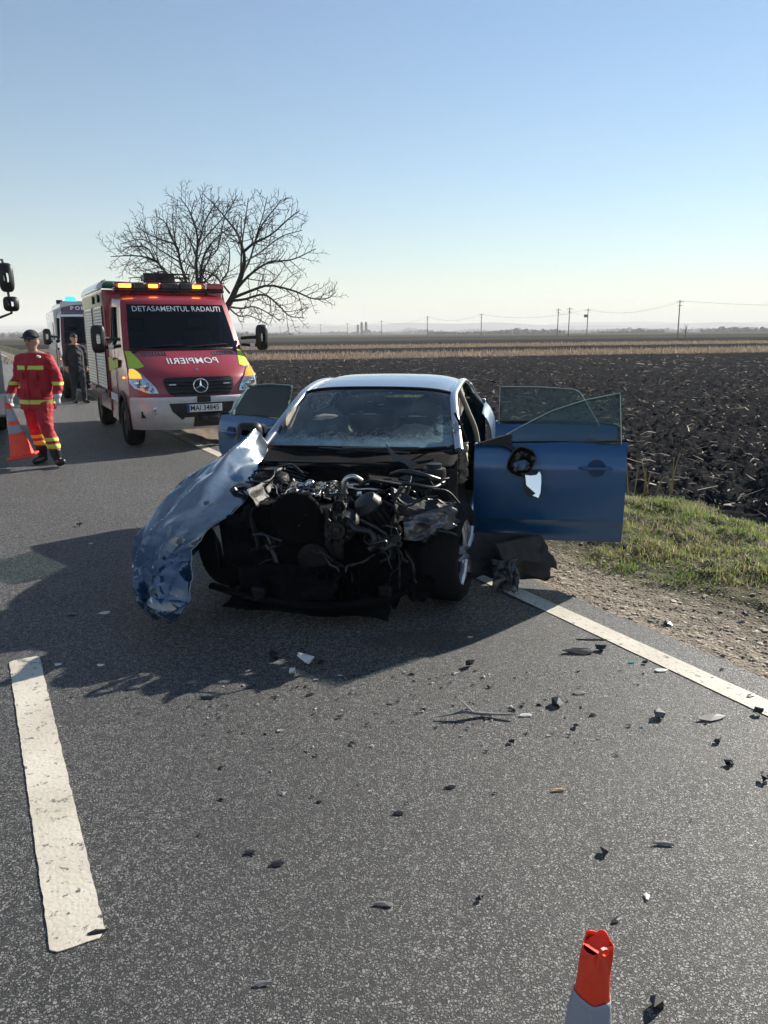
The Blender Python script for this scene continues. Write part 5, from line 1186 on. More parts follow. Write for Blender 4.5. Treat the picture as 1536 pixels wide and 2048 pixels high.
# beacons
q_ = MB(); q_.box((0, 1.86, 2.475), (1.76, .26, .05)); LB = q_.build('light_bar', 'black_plastic', FE, bevel=.015)
for x0, w, mt in ((-.74, .28, 'red_lens'), (-.49, .18, 'grey_plastic'), (-.27, .24, 'red_lens'), (0, .28, 'grey_plastic'), (.27, .24, 'grey_plastic'), (.48, .18, 'red_lens'), (.74, .28, 'red_lens')):
    q_ = MB(); q_.box((x0, 1.86, 2.55), (w - .008, .27, .11)); q_.build('beacon_lens', mt, LB, bevel=.025)
for x0, w in ((-.72, .19), (-.28, .14), (.42, .14)):
    q_ = MB(); q_.box((x0, 1.715, 2.545), (w, .02, .055)); q_.build('beacon_lamp', 'amber_lit', LB, bevel=.008)
for x0 in (-.6, .6): q_ = MB(); q_.tube([(x0, 1.86, 2.40), (x0, 1.86, 2.47)], .03, 6); q_.build('beacon_foot', 'black_plastic', LB)
q_ = MB(); q_.lathe([(.025, 0), (.02, .03), (.005, .05), (.003, .32)], 8, (.05, 1.72, 2.41)); q_.build('antenna', 'black_plastic', FE)
q_ = MB()
for z in (2.66, 2.74, 2.80): q_.tube([(-.28, 2.5, z), (.48, 2.5, z)], .014, 5)
for x in (-.28, .0, .22, .48): q_.tube([(x, 2.5, 2.5), (x, 2.5, 2.81)], .014, 5)
q_.box((-.05, 2.55, 2.73), (.5, .3, .10)); q_.build('roof_rack', 'cast_metal', FE)
# box body
q_ = MB(); q_.box((0, 3.87, 1.58), (2.00, 3.04, 1.86)); q_.build('body_box', 'red_paint', FE, bevel=.02)
q_ = MB(); q_.box((0, 3.87, .60), (1.94, 3.0, .12)); q_.build('underbody', 'undertray', FE)
q_ = MB(); q_.grid(lambda u, v: (-1.015 + .10 * v ** 2, 2.34 + 3.06 * u, 2.51 + .17 * v), 4, 4); q_.build('roof_cove', 'white_paint', FE, solid=.02)
q_ = MB(); q_.tube([(-.98, 2.44, 2.60), (-.2, 2.44, 2.57), (.2, 2.46, 2.57)], .065, 12); q_.build('rolled_hose', 'green_canvas', FE)
for sg in (-1, 1):
    q_ = MB(); q_.box((sg * 1.006, 3.87, 2.36), (.012, 2.96, .22)); q_.build('side_strip', 'pale_strip', FE)
    for y0, y1 in ((2.46, 3.78), (3.88, 5.28)):
        q_ = MB(); q_.box((sg * 1.004, (y0 + y1) / 2, 1.52), (.008, y1 - y0, 1.42)); sh = q_.build('shutter', 'shutter', FE)
        q_ = MB()
        for k in range(26): q_.tube([(sg * 1.009, y0 + .02, .84 + .054 * k), (sg * 1.009, y1 - .02, .84 + .054 * k)], .012, 4, True, 1.5)
        tag(q_.build('shutter_slats', 'shutter', sh, smooth=60), kind='stuff')
        q_ = MB(); q_.tube([(sg * 1.025, y0 + .1, .80), (sg * 1.04, y0 + .1, .76), (sg * 1.04, y1 - .1, .76), (sg * 1.025, y1 - .1, .80)], .016, 6); q_.build('shutter_handle', 'black_plastic', sh)
        for yy in (y0, y1): q_ = MB(); q_.box((sg * 1.010, yy, 1.52), (.02, .04, 1.44)); q_.build('shutter_rail', 'cast_metal', sh)
    for yy in (2.65, 3.35): q_ = MB(); q_.lathe([(.07, 0), (.07, .03), (.05, .04), (.02, .03)], 14, (sg * 1.012 - (.0 if sg > 0 else .04), yy, 2.37), 'x'); q_.build('scene_lamp', 'black_plastic', FE)
    q_ = MB(); q_.box((sg * 1.008, 2.9, .72), (.02, 1.1, .10)); q_.build('step_rail', 'cast_metal', FE)
    van_wheel(FE, sg * .84, 4.3, s=sg)
    q_ = MB(); q_.box((sg * .95, 3.0, .58), (.10, 1.3, .28)); q_.build('skirt', 'red_paint', FE, bevel=.01)
    q_ = MB(); q_.grid(lambda u, v, sg=sg: (sg * (.992 - .0 * u), 1.18 + 1.10 * u, 1.12 + .02 * u + .24 * v + .12 * (1 - u) * (1 - v)), 6, 4); q_.build('reflective_stripe', 'hivis', FE)
    q_ = MB(); q_.box((sg * .99, 1.9, .72), (.012, .75, .12)); q_.build('white_stripe', 'white_letter', FE)

# ambulance behind it
AM = thing('ambulance', 'white and red ambulance with blue beacon half hidden behind the fire engine', 'ambulance', (-7.62, 21.3, 0), R(26))
cab(AM, 'dark_red_paint', 'black_plastic', False)
q_ = MB(); q_.box((0, 4.1, 1.45), (1.96, 3.7, 2.0)); q_.build('body_box', 'white_paint', AM, bevel=.05)
q_ = MB(); q_.grid(lambda u, v: ((u * 2 - 1) * (.84 - .10 * v), 1.42 + .75 * v ** 1.3 + .14 * abs(u * 2 - 1) ** 3, 2.27 + .42 * v - .04 * (u * 2 - 1) ** 4), 18, 10); q_.build('roof_fairing', 'dark_red_paint', AM, smooth=60)
q_ = MB(); q_.box((0, 3.9, 2.56), (1.6, 3.9, .24)); q_.build('high_roof', 'white_paint', AM, bevel=.08)
front_patch([(2.235, -.83, .83), (2.30, -.83, .83)], .012, 12).build('white_stripe', 'white_letter', AM)
front_patch([(1.24, -.93, .93), (1.38, -.92, .92), (1.49, -.90, .90)], .005, 12).build('red_bonnet_panel', 'dark_red_paint', AM)
for k, c in enumerate('POMPIERI'):
    text(c, 'roof_letter', 'white_letter', AM, .16, (-.52 + .15 * k, 1.56 + .14 * abs((-.52 + .15 * k) / .8) ** 3, 2.47), (R(62), 0, 0), .002, 1, bold=.006)
q_ = MB(); q_.lathe([(.16, 0), (.16, .10), (.12, .15), (.03, .16)], 16, (-.48, 2.25, 2.66)); q_.build('blue_beacon', 'blue_lit', AM)
q_ = MB(); q_.box((-.80, 2.1, 2.66), (.16, .12, .10)); q_.build('roof_lamp', 'black_plastic', AM)
for sg in (-1, 1):
    van_wheel(AM, sg * .86, 4.7, s=sg)
    q_ = MB(); q_.box((sg * .992, 4.1, .95), (.01, 3.6, .75)); q_.build('side_panel', 'dark_red_paint', AM)
    q_ = MB(); q_.box((sg * .985, 3.4, 1.85), (.012, 1.2, .5)); q_.build('side_window', 'tinted_glass', AM)

# lorry at the very edge
LO = thing('lorry', 'pale lorry at the picture edge showing its stacked black mirrors', 'lorry', (-7.62, 12.9, 0), R(28))
q_ = MB()
def lor(u, v):
    z = .35 + 2.5 * v; s = u * 2 - 1; return (1.22 * s, .0 + .10 * max(0, z - 1.3) + .22 * abs(s) ** 5, z)
q_.grid(lor, 24, 30, lambda u, v: 1.55 < .35 + 2.5 * v < 2.45 and abs(u * 2 - 1) < .93); q_.build('cab_front', 'lorry_paint', LO, smooth=50)
q_ = MB(); q_.grid(lambda u, v: Vector(lor(.035 + .93 * u, (1.52 - .35 + .96 * v) / 2.5)) + Vector((0, .004, 0)), 14, 8); q_.build('windscreen', 'truck_glass', LO, smooth=60)
for sg in (-1, 1):
    q_ = MB(); q_.grid(lambda u, v, sg=sg: (sg * 1.22, lor(1, v)[1] + (2.1 - lor(1, v)[1]) * u, .35 + 2.5 * v), 14, 20, lambda u, v: (1.6 < .35 + 2.5 * v < 2.4 and .15 < u < .75) or ((u * 2.1 - 1.2) ** 2 + (2.5 * v - .15) ** 2 < .36)); q_.build('cab_side', 'lorry_paint', LO)
    q_ = MB(); q_.grid(lambda u, v, sg=sg: (sg * 1.215, .45 + 1.2 * u, 1.58 + .84 * v), 4, 4); q_.build('side_window', 'truck_glass', LO)
    def lm(c, rx, rz, nm, sg=sg):
        q_ = MB()
        def f(u, v):
            th = u * 2 * math.pi; k = lambda a: math.copysign(abs(a) ** .55, a); r_ = math.sin(math.pi * (.03 + .94 * v)) ** .45
            return (c[0] + rx * k(math.cos(th)) * r_, c[1] + .09 * (v * 2 - 1), c[2] + rz * k(math.sin(th)) * r_)
        q_.grid(f, 20, 10); return q_.build(nm, 'black_plastic', LO, smooth=50)
    lm((sg * 1.43, -.05, 2.68), .12, .24, 'mirror'); lm((sg * 1.46, -.05, 2.25), .125, .125, 'wide_mirror')
    q_ = MB(); q_.tube([(sg * 1.2, .15, 2.95), (sg * 1.40, -.02, 2.97), (sg * 1.43, -.05, 2.5), (sg * 1.45, -.05, 2.1), (sg * 1.2, .12, 2.0)], .022, 6); q_.build('mirror_arm', 'black_plastic', LO)
    q_ = MB(); q_.box((sg * .92, -.04, .78), (.40, .06, .20)); q_.build('headlamp', 'lamp_reflector', LO, bevel=.03)
    t_ = thing('wheel', None, None, (sg * 1.05, 1.2, .5)); t_.parent = LO
    q_ = MB(); q_.lathe([(.3, -.15), (.47, -.16), (.5, -.12), (.5, .12), (.47, .16), (.3, .15)], 32, (0, 0, 0), 'x', closed=True); q_.build('tyre', 'rubber', t_, smooth=50)
    q_ = MB(); q_.lathe([(.3, sg * .12), (.25, sg * .05), (.1, sg * .1), (.02, sg * .12)], 20, (0, 0, 0), 'x'); q_.build('rim', 'dark_steel', t_)
q_ = MB(); q_.box((0, 1.15, 2.87), (2.4, 1.9, .08)); q_.build('cab_roof', 'lorry_paint', LO, bevel=.03)
q_ = MB(); q_.box((0, -.03, .55), (2.44, .12, .40)); q_.build('bumper', 'white_paint', LO, bevel=.05)
q_ = MB(); q_.box((0, -.02, 1.15), (1.5, .05, .5)); q_.build('grille', 'black_plastic', LO, bevel=.02)
q_ = MB(); q_.box((0, 2.0, 1.6), (2.2, .05, 2.2)); q_.build('cab_bulkhead', 'interior_dark', LO)
q_ = MB(); q_.box((0, 5.4, 1.9), (2.4, 6.2, 2.2)); q_.build('cargo_box', 'lorry_paint', LO, bevel=.03)
q_ = MB(); q_.box((0, 4.5, .75), (.9, 7.5, .2)); q_.build('chassis', 'undertray', LO)

# ================================================================== CONES
def cone(name, lab, loc, h, tilt=(0, 0, 0), seed=1, floppy=0.0, rb=.15, rt=.045, bands=((.60, .80),), parent_scale=1):
    t = thing(name, lab, 'traffic cone', loc); t.rotation_euler = tilt; rd = random.Random(seed)
    def sec(z0, z1, mt, nm, off=0.0, closed=False):
        q_ = MB()
        def f(u, v):
            z = z0 + (z1 - z0) * v; th = u * 2 * math.pi; r_ = rb + (rt - rb) * (z / h) + off
            sq = 1 + .10 * math.cos(4 * th) * (1 - z / h)
            w = wob3((math.cos(th), math.sin(th), z * 9), 1.2, floppy, seed)
            top = max(0, z / h - .88) / .12
            return Vector((math.cos(th) * r_ * sq, math.sin(th) * r_ * sq, z)) + w * (1 + 1.5 * top) + Vector((0, 0, .010 * top * floppy / .0045 * math.sin(th + .5) * (h < .71 and floppy > .0042)))
        q_.grid(f, 40, 24); return q_.build(nm, mt, t, smooth=60, solid=.002)
    zs = [.03]
    for a, b_ in bands: zs += [a * h, b_ * h]
    zs.append(h)
    for i in range(len(zs) - 1): sec(zs[i], zs[i+1], 'cone_band' if i % 2 else 'cone_orange', 'reflective_band' if i % 2 else 'cone_section', .0022 if i % 2 else 0)
    q_ = MB(); q_.box((0, 0, .015), (rb * 2.35, rb * 2.35, .03)); q_.build('base', 'cone_orange' if floppy < .0042 else 'black_plastic', t, bevel=.012)
    if floppy > .0042:
        q_ = MB(); q_.tube(spline([(rt * .5, -rt * .7, h), (0, -rt * 1.1, h + .006), (-.004, -rt * 1.15, h - .02), (-.006, -rt * 1.2, h - .035)], 10), .004, 5); q_.build('loop', 'cone_orange', t)
        q_ = MB(); q_.grid(lambda u, v: Vector((math.cos(u * 6.283) * rt * 1.05 * v, math.sin(u * 6.283) * rt * 1.05 * v, h - .004 - .006 * (1 - v) + .006 * math.sin(u * 12.6) * v)), 20, 4); q_.build('cap', 'cone_orange', t)
    return t
cone('traffic_cone', 'orange cloth cone with a grey band in the near corner of the road', (.355, 1.165, 0), .665, (R(1), R(1.5), 0), 3, .0048, .078, .0215, ((.52, .845),))
cone('traffic_cone', 'orange cone with two grey bands carried in the hand of the red-suited person', (-4.80, 10.15, .15), .72, (R(2), R(-8.5), R(10)), 8, .004, .145, .022, ((.46, .61), (.68, .90)))

# ================================================================== PEOPLE
def figure(name, label, loc, rz, J, zones, cloth, voxel=.009):
    """J: list of capsule chains [(points), (radii), flat]; fused into one skin, then dressed by zone"""
    q_ = MB()
    for pts, rad in J:
        P_ = spline(pts, max(6, 4 * (len(pts) - 1))); n_ = len(P_)
        rr_ = [lerp_tab([(k / (len(rad) - 1), r_) for k, r_ in enumerate(rad)], i / (n_ - 1))[0] for i in range(n_)]
        q_.tube(P_, rr_, 14)
        for p, r_ in ((P_[0], rr_[0]), (P_[-1], rr_[-1])):
            q_.grid(lambda u, v: p + Vector((math.cos(u * 6.2832) * math.sin(v * math.pi), math.sin(u * 6.2832) * math.sin(v * math.pi), math.cos(v * math.pi))) * r_ * .999, 12, 8)
    o = q_.build('tmp', 'skin', None, smooth=0)
    md = o.modifiers.new('r', 'REMESH'); md.mode = 'VOXEL'; md.voxel_size = voxel
    ms = o.modifiers.new('s', 'SMOOTH'); ms.factor = .5; ms.iterations = 3
    bpy.context.view_layer.update(); dg = bpy.context.evaluated_depsgraph_get(); me = bpy.data.meshes.new_from_object(o.evaluated_get(dg)); bpy.data.objects.remove(o)
    me.name = name; me.materials.clear()
    for m_ in cloth: me.materials.append(M[m_])
    co = np.zeros(len(me.vertices) * 3, dtype=np.float32); me.vertices.foreach_get('co', co); co = co.reshape(-1, 3)
    # cloth folds
    fold = pn(co[:, 2] * 13 + co[:, 0] * 4, co[:, 0] * 7 + co[:, 1] * 9, 5) * .010 + pn(co[:, 2] * 30, co[:, 0] * 12 + co[:, 1] * 12, 6) * .004
    mask = (co[:, 2] < 1.47) & (co[:, 2] > .22) & (zones(co) < 2)
    nr = np.zeros(len(me.vertices) * 3, dtype=np.float32); me.vertices.foreach_get('normal', nr); co = co + nr.reshape(-1, 3) * (fold * mask)[:, None]
    me.vertices.foreach_set('co', co.astype(np.float32).ravel())
    cen = np.zeros(len(me.polygons) * 3, dtype=np.float32); me.polygons.foreach_get('center', cen)
    me.polygons.foreach_set('material_index', zones(cen.reshape(-1, 3)).astype(np.int32)); me.shade_smooth(); me.update()
    b_ = bpy.data.objects.new(name, me); COL.objects.link(b_); b_.location = loc; b_.rotation_euler = (0, 0, rz); tag(b_, label, 'person')
    return b_, me
def band_from(body, me, sel, name, mt, off=.006):
    """reflective tape: the faces of the suit chosen by sel, lifted off the cloth"""
    bm = bmesh.new(); bm.from_mesh(me); bm.normal_update()
    kill = [f for f in bm.faces if not sel(f.calc_center_median())]
    bmesh.ops.delete(bm, geom=kill, context='FACES')
    for v in bm.verts: v.co = v.co + v.normal * off
    m2 = bpy.data.meshes.new(name); bm.to_mesh(m2); bm.free(); m2.materials.clear(); m2.materials.append(M[mt])
    m2.polygons.foreach_set('material_index', np.zeros(len(m2.polygons), dtype=np.int32)); m2.shade_smooth()
    o = bpy.data.objects.new(name, m2); COL.objects.link(o); o.parent = body; return o
def head_parts(body, c, hair='hair', cap=None):
    c = Vector(c)
    for sx_ in (-1, 1):
        q_ = MB(); q_.lathe([(.004, -.004), (.012, 0), (.004, .004)], 10, c + Vector((sx_ * .033, -.092, .012)), 'y'); q_.build('eye', 'eye', body)
        q_ = MB(); q_.tube([c + Vector((sx_ * .018, -.099, .032)), c + Vector((sx_ * .05, -.09, .033))], .005, 5); q_.build('eyebrow', 'hair', body)
        q_ = MB(); q_.lathe([(.01, -.012), (.026, -.004), (.03, .008), (.012, .012)], 12, c + Vector((sx_ * .083, .005, -.005)), 'x'); q_.build('ear', 'skin', body)
    q_ = MB(); q_.tube([c + Vector((0, -.098, .02)), c + Vector((0, -.118, -.022)), c + Vector((0, -.098, -.03))], [.008, .014, .012], 7); q_.build('nose', 'skin', body)
    q_ = MB(); q_.tube([c + Vector((-.024, -.09, -.058)), c + Vector((0, -.099, -.056)), c + Vector((.024, -.09, -.058))], [.004, .007, .004], 6); q_.build('mouth', 'lip', body)
    q_ = MB()
    def hf(u, v):
        th = u * 6.2832; ph = v * math.pi * .56; fr_ = .78 if math.sin(th) < -.2 else 1.0
        ph *= fr_; return c + Vector((math.cos(th) * math.sin(ph) * .090, math.sin(th) * math.sin(ph) * .108 + .006, math.cos(ph) * .128 + .006)) + wob3((math.cos(th), math.sin(th), ph), 9, .005, 2)
    q_.grid(hf, 28, 12); q_.build('hair', hair, body, smooth=60)
    if cap:
        q_ = MB(); q_.grid(lambda u, v: c + Vector((math.cos(u * 6.2832) * math.sin(v * 1.5) * .098, math.sin(u * 6.2832) * math.sin(v * 1.5) * .116, math.cos(v * 1.5) * .105 + .05)), 28, 10)
        q_.grid(lambda u, v: c + Vector(((u * 2 - 1) * .085, -.10 - .06 * v * (1 - (u * 2 - 1) ** 2), .058 - .012 * v)), 14, 5); q_.build('cap', cap, body, smooth=60, solid=.004)
def hand(w, d, curl, side, hold=False):
    """palm and five fingers from the wrist w, pointing along d (down)"""
    w = Vector(w); d = Vector(d).normalized(); f = Vector((0, -1, 0)); ch = []
    ch.append(([w, w + d * .05, w + d * .095], [.026, .034, .034]))
    across = Vector((0, -1, 0)) if not hold else Vector((0, -1, 0)); inn = Vector((-side, 0, 0))
    for k, L in enumerate((.066, .075, .070, .055)):
        b_ = w + d * .09 + across * (.030 - .019 * k)
        d2 = (d + inn * curl).normalized(); d3 = (d * .5 + inn * curl * 1.8).normalized()
        ch.append(([b_, b_ + d2 * L * .5, b_ + d2 * L * .5 + d3 * L * .5], [.0105, .0098, .0085]))
    tb = w + d * .035 + across * .026; ch.append(([tb, tb + (d * .5 + across * .7 + inn * .5).normalized() * .035, tb + (d * .5 + across * .7 + inn * .5).normalized() * .035 + (d + inn * .5).normalized() * .03], [.013, .0115, .010]))
    return ch
LH, RH = (-.365, -.06, .945), (.335, -.04, .95)
J = [([(0, .01, .84), (0, .015, .95), (0, .02, 1.1), (0, .02, 1.27), (0, .02, 1.40)], [.165, .175, .178, .182, .13]),
     ([(-.07, .01, .95), (-.075, .02, 1.1), (-.09, .02, 1.3)], [.15, .145, .14]), ([(.07, .01, .95), (.075, .02, 1.1), (.09, .02, 1.3)], [.15, .145, .14]),
     ([(-.17, .02, 1.41), (0, .03, 1.45), (.17, .02, 1.41)], [.085, .09, .085]),
     ([(.005, .02, 1.42), (.008, .005, 1.55)], [.062, .056]),
     ([(.01, -.01, 1.575), (.01, .0, 1.65), (.01, .01, 1.70)], [.064, .086, .078]), ([(.01, -.045, 1.57), (.01, -.025, 1.63)], [.036, .06]),
     ([(-.20, .02, 1.40), (-.285, .045, 1.18), (-.345, .02, 1.07), LH], [.088, .074, .070, .054]),
     ([(.20, .02, 1.40), (.285, .06, 1.18), (.315, .03, 1.07), RH], [.088, .074, .070, .054]),
     ([(-.095, .01, .90), (-.11, .03, .68), (-.13, .07, .5), (-.135, .15, .28), (-.14, .18, .10)], [.125, .105, .086, .080, .062]),
     ([(.095, .01, .90), (.14, -.07, .68), (.20, -.13, .5), (.275, -.14, .28), (.305, -.13, .115)], [.125, .105, .086, .080, .062]),
     ([(-.14, .21, .055), (-.145, .11, .05), (-.15, .02, .042)], [.05, .052, .045]), ([(.295, -.11, .06), (.36, -.17, .065), (.43, -.21, .085)], [.05, .052, .046])]
J += hand(LH, (-.1, 0, -1), .5, -1, True) + hand(RH, (.08, -.1, -1), .25, 1)
def fz(c):
    x, y, z = c[:, 0], c[:, 1], c[:, 2]; out = np.zeros(len(c), dtype=int)          # 0 suit
    out[(z < .235)] = 2                                                              # boots
    out[(np.abs(x) > .27) & (z < .965) & (z > .72)] = 3                               # gloves
    out[(z > 1.495)] = 4                                                             # skin
    return out
FFP, fme = figure('person', 'person in a red suit with yellow bands walking with a cone in one hand', (-4.65, 10.42, 0), R(-12), J, fz, ['suit_red', 'suit_red', 'boot', 'glove', 'skin'])
for nm, sel in (('chest_band', lambda p: 1.285 < p.z < 1.335 and abs(p.x) < .19 and abs(p.x) > .012), ('sleeve_band', lambda p: 1.075 < p.z < 1.12 and p.x < -.23), ('sleeve_band', lambda p: 1.075 < p.z < 1.12 and p.x > .23),
                ('leg_band', lambda p: .355 < p.z < .40 and p.x < 0), ('leg_band', lambda p: .26 < p.z < .315 and p.x < .0), ('leg_band', lambda p: .355 < p.z < .40 and p.x > 0), ('leg_band', lambda p: .26 < p.z < .315 and p.x > 0)): band_from(FFP, fme, sel, nm, 'hivis_band')
q_ = MB(); q_.tube([(0, -.175, 1.36), (.004, -.172, 1.2), (.0, -.170, 1.0), (.0, -.165, .80)], .008, 5); q_.build('jacket_zip', 'suit_red', FFP)
q_ = MB(); q_.lathe([(.085, 0), (.09, .03), (.078, .05)], 20, (.006, .015, 1.455)); q_.build('collar', 'suit_red', FFP, smooth=60)
q_ = MB(); q_.grid(lambda u, v: Vector((0, .01, .76)) + Vector((math.cos(u * 6.2832) * (.235 + .012 * math.sin(u * 25)), math.sin(u * 6.2832) * (.165 + .01 * math.sin(u * 19)), .16 * v)) , 40, 6); q_.build('jacket_hem', 'suit_red', FFP, smooth=60, solid=.006)
q_ = MB(); q_.grid(lambda u, v: Vector((0, .01, .76)) + Vector((math.cos(u * 6.2832) * (.242 + .012 * math.sin(u * 25)), math.sin(u * 6.2832) * (.172 + .01 * math.sin(u * 19)), .075 + .055 * v)), 40, 3); q_.build('waist_band', 'hivis_band', FFP, smooth=60)
head_parts(FFP, (.01, .0, 1.645), cap='suit_navy')
for sx_ in (-.10, .10):
    q_ = MB(); q_.box((sx_, -.172, 1.215), (.10, .012, .11), (R(-2), 0, 0)); q_.build('chest_pocket', 'suit_red', FFP, bevel=.004)
    q_ = MB(); q_.box((sx_ * 1.2, -.150, .985), (.12, .012, .12), (R(2), 0, 0)); q_.build('jacket_pocket', 'suit_red', FFP, bevel=.004)
q_ = MB(); q_.box((.155, -.09, 1.455), (.05, .03, .025), (0, .35, 0)); q_.build('shoulder_tab', 'white_letter', FFP, bevel=.004)

LH, RH = (-.27, -.06, .93), (.27, .02, .93)
J2 = [([(0, .01, .86), (0, .015, .95), (0, .02, 1.1), (0, .02, 1.27), (0, .02, 1.40)], [.15, .16, .165, .17, .12]), ([(-.06, .01, .95), (-.08, .02, 1.3)], [.14, .13]), ([(.06, .01, .95), (.08, .02, 1.3)], [.14, .13]),
      ([(-.16, .02, 1.41), (0, .03, 1.45), (.16, .02, 1.41)], [.08, .085, .08]), ([(0, .02, 1.42), (0, .005, 1.55)], [.06, .055]), ([(0, -.01, 1.575), (0, .0, 1.65), (0, .01, 1.70)], [.064, .086, .078]), ([(0, -.045, 1.57), (0, -.025, 1.63)], [.036, .06]),
      ([(-.19, .02, 1.40), (-.26, .05, 1.16), LH], [.08, .065, .048]), ([(.19, .02, 1.40), (.26, .05, 1.16), RH], [.08, .065, .048]),
      ([(-.09, .01, .90), (-.10, .04, .5), (-.10, .10, .10)], [.115, .08, .058]), ([(.09, .01, .90), (.11, -.06, .5), (.12, -.04, .10)], [.115, .08, .058]),
      ([(-.10, .12, .05), (-.11, -.06, .042)], [.048, .043]), ([(.12, -.02, .05), (.15, -.20, .042)], [.048, .043])] + hand(LH, (0, 0, -1), .3, -1) + hand(RH, (0, 0, -1), .3, 1)
def fz2(c):
    x, y, z = c[:, 0], c[:, 1], c[:, 2]; out = np.zeros(len(c), dtype=int); out[z < .80] = 1; out[z < .12] = 2; out[(np.abs(x) > .22) & (z < .95) & (z > .6)] = 3; out[z > 1.495] = 3; return out
pz = at_ground(160, 806); B2, _m = figure('person', 'person in dark jacket and trousers standing in front of the ambulance', (pz.x, pz.y, 0), R(40), J2, fz2, ['suit_navy', 'trouser_navy', 'boot', 'skin', 'skin'], .011)
head_parts(B2, (0, 0, 1.645))

# ================================================================== DEBRIS
def chunk(loc, size, seed, mt, flat=.6):
    rd = random.Random(seed); bm = bmesh.new()
    for k in range(11): bm.verts.new((rd.uniform(-1, 1) * size * .5, rd.uniform(-1, 1) * size * .4, rd.uniform(0, 1) * size * flat * .8))
    r_ = bmesh.ops.convex_hull(bm, input=bm.verts); bmesh.ops.delete(bm, geom=[g_ for g_ in r_['geom_interior'] if isinstance(g_, bmesh.types.BMVert)], context='VERTS')
    q_ = MB(); bm.verts.index_update(); q_.v = [tuple(v.co) for v in bm.verts]; q_.f = [tuple(v.index for v in f.verts) for f in bm.faces]; q_.mi = [0] * len(q_.f); bm.free()
    # a broken tab standing off the lump
    a = rd.uniform(0, 6.28); d = Vector((math.cos(a), math.sin(a), .5)) * size * .42
    q_.prism([(-.12 * size, 0), (.12 * size, 0), (.07 * size, .3 * size), (-.1 * size, .22 * size)], .012, d * .6, (math.sin(a), -math.cos(a), 0), (math.cos(a) * .5, math.sin(a) * .5, .8))
    return q_.build('debris_chunk', mt, None, smooth=0, loc=loc, rot=(0, 0, rd.uniform(0, 6.28)))
def sliver(loc, L, w, ang, seed, mt, lift=.3, bend=.12):
    """a thin broken plate: jagged outline, folded once, lying on one edge"""
    rd = random.Random(seed); n_ = rd.randint(6, 9); out = []
    for k in range(n_):
        a = 2 * math.pi * (k + rd.uniform(-.3, .3)) / n_; r_ = rd.uniform(.55, 1.05); out.append((math.cos(a) * L * .5 * r_, math.sin(a) * w * .5 * r_))
    hf = lambda x, y: .003 + lift * .35 * (y + w * .5) + bend * L * abs(x / L) * rd.uniform(.2, 1.6)
    top = [(x, y, hf(x, y)) for x, y in out]; c_ = (0, 0, .004 + lift * .35 * w * .5 + bend * L * .5)
    th_ = max(.0015, L * .02); bot = [(x, y, z - th_) for x, y, z in top]; q_ = MB()
    q_.add(top + bot + [c_], [(k, (k + 1) % n_, 2 * n_) for k in range(n_)] + [(k, n_ + k, n_ + (k + 1) % n_, (k + 1) % n_) for k in range(n_)] + [tuple(range(n_, 2 * n_))])
    return q_.build('debris_sliver', mt, None, smooth=0, loc=loc, rot=(0, 0, ang))
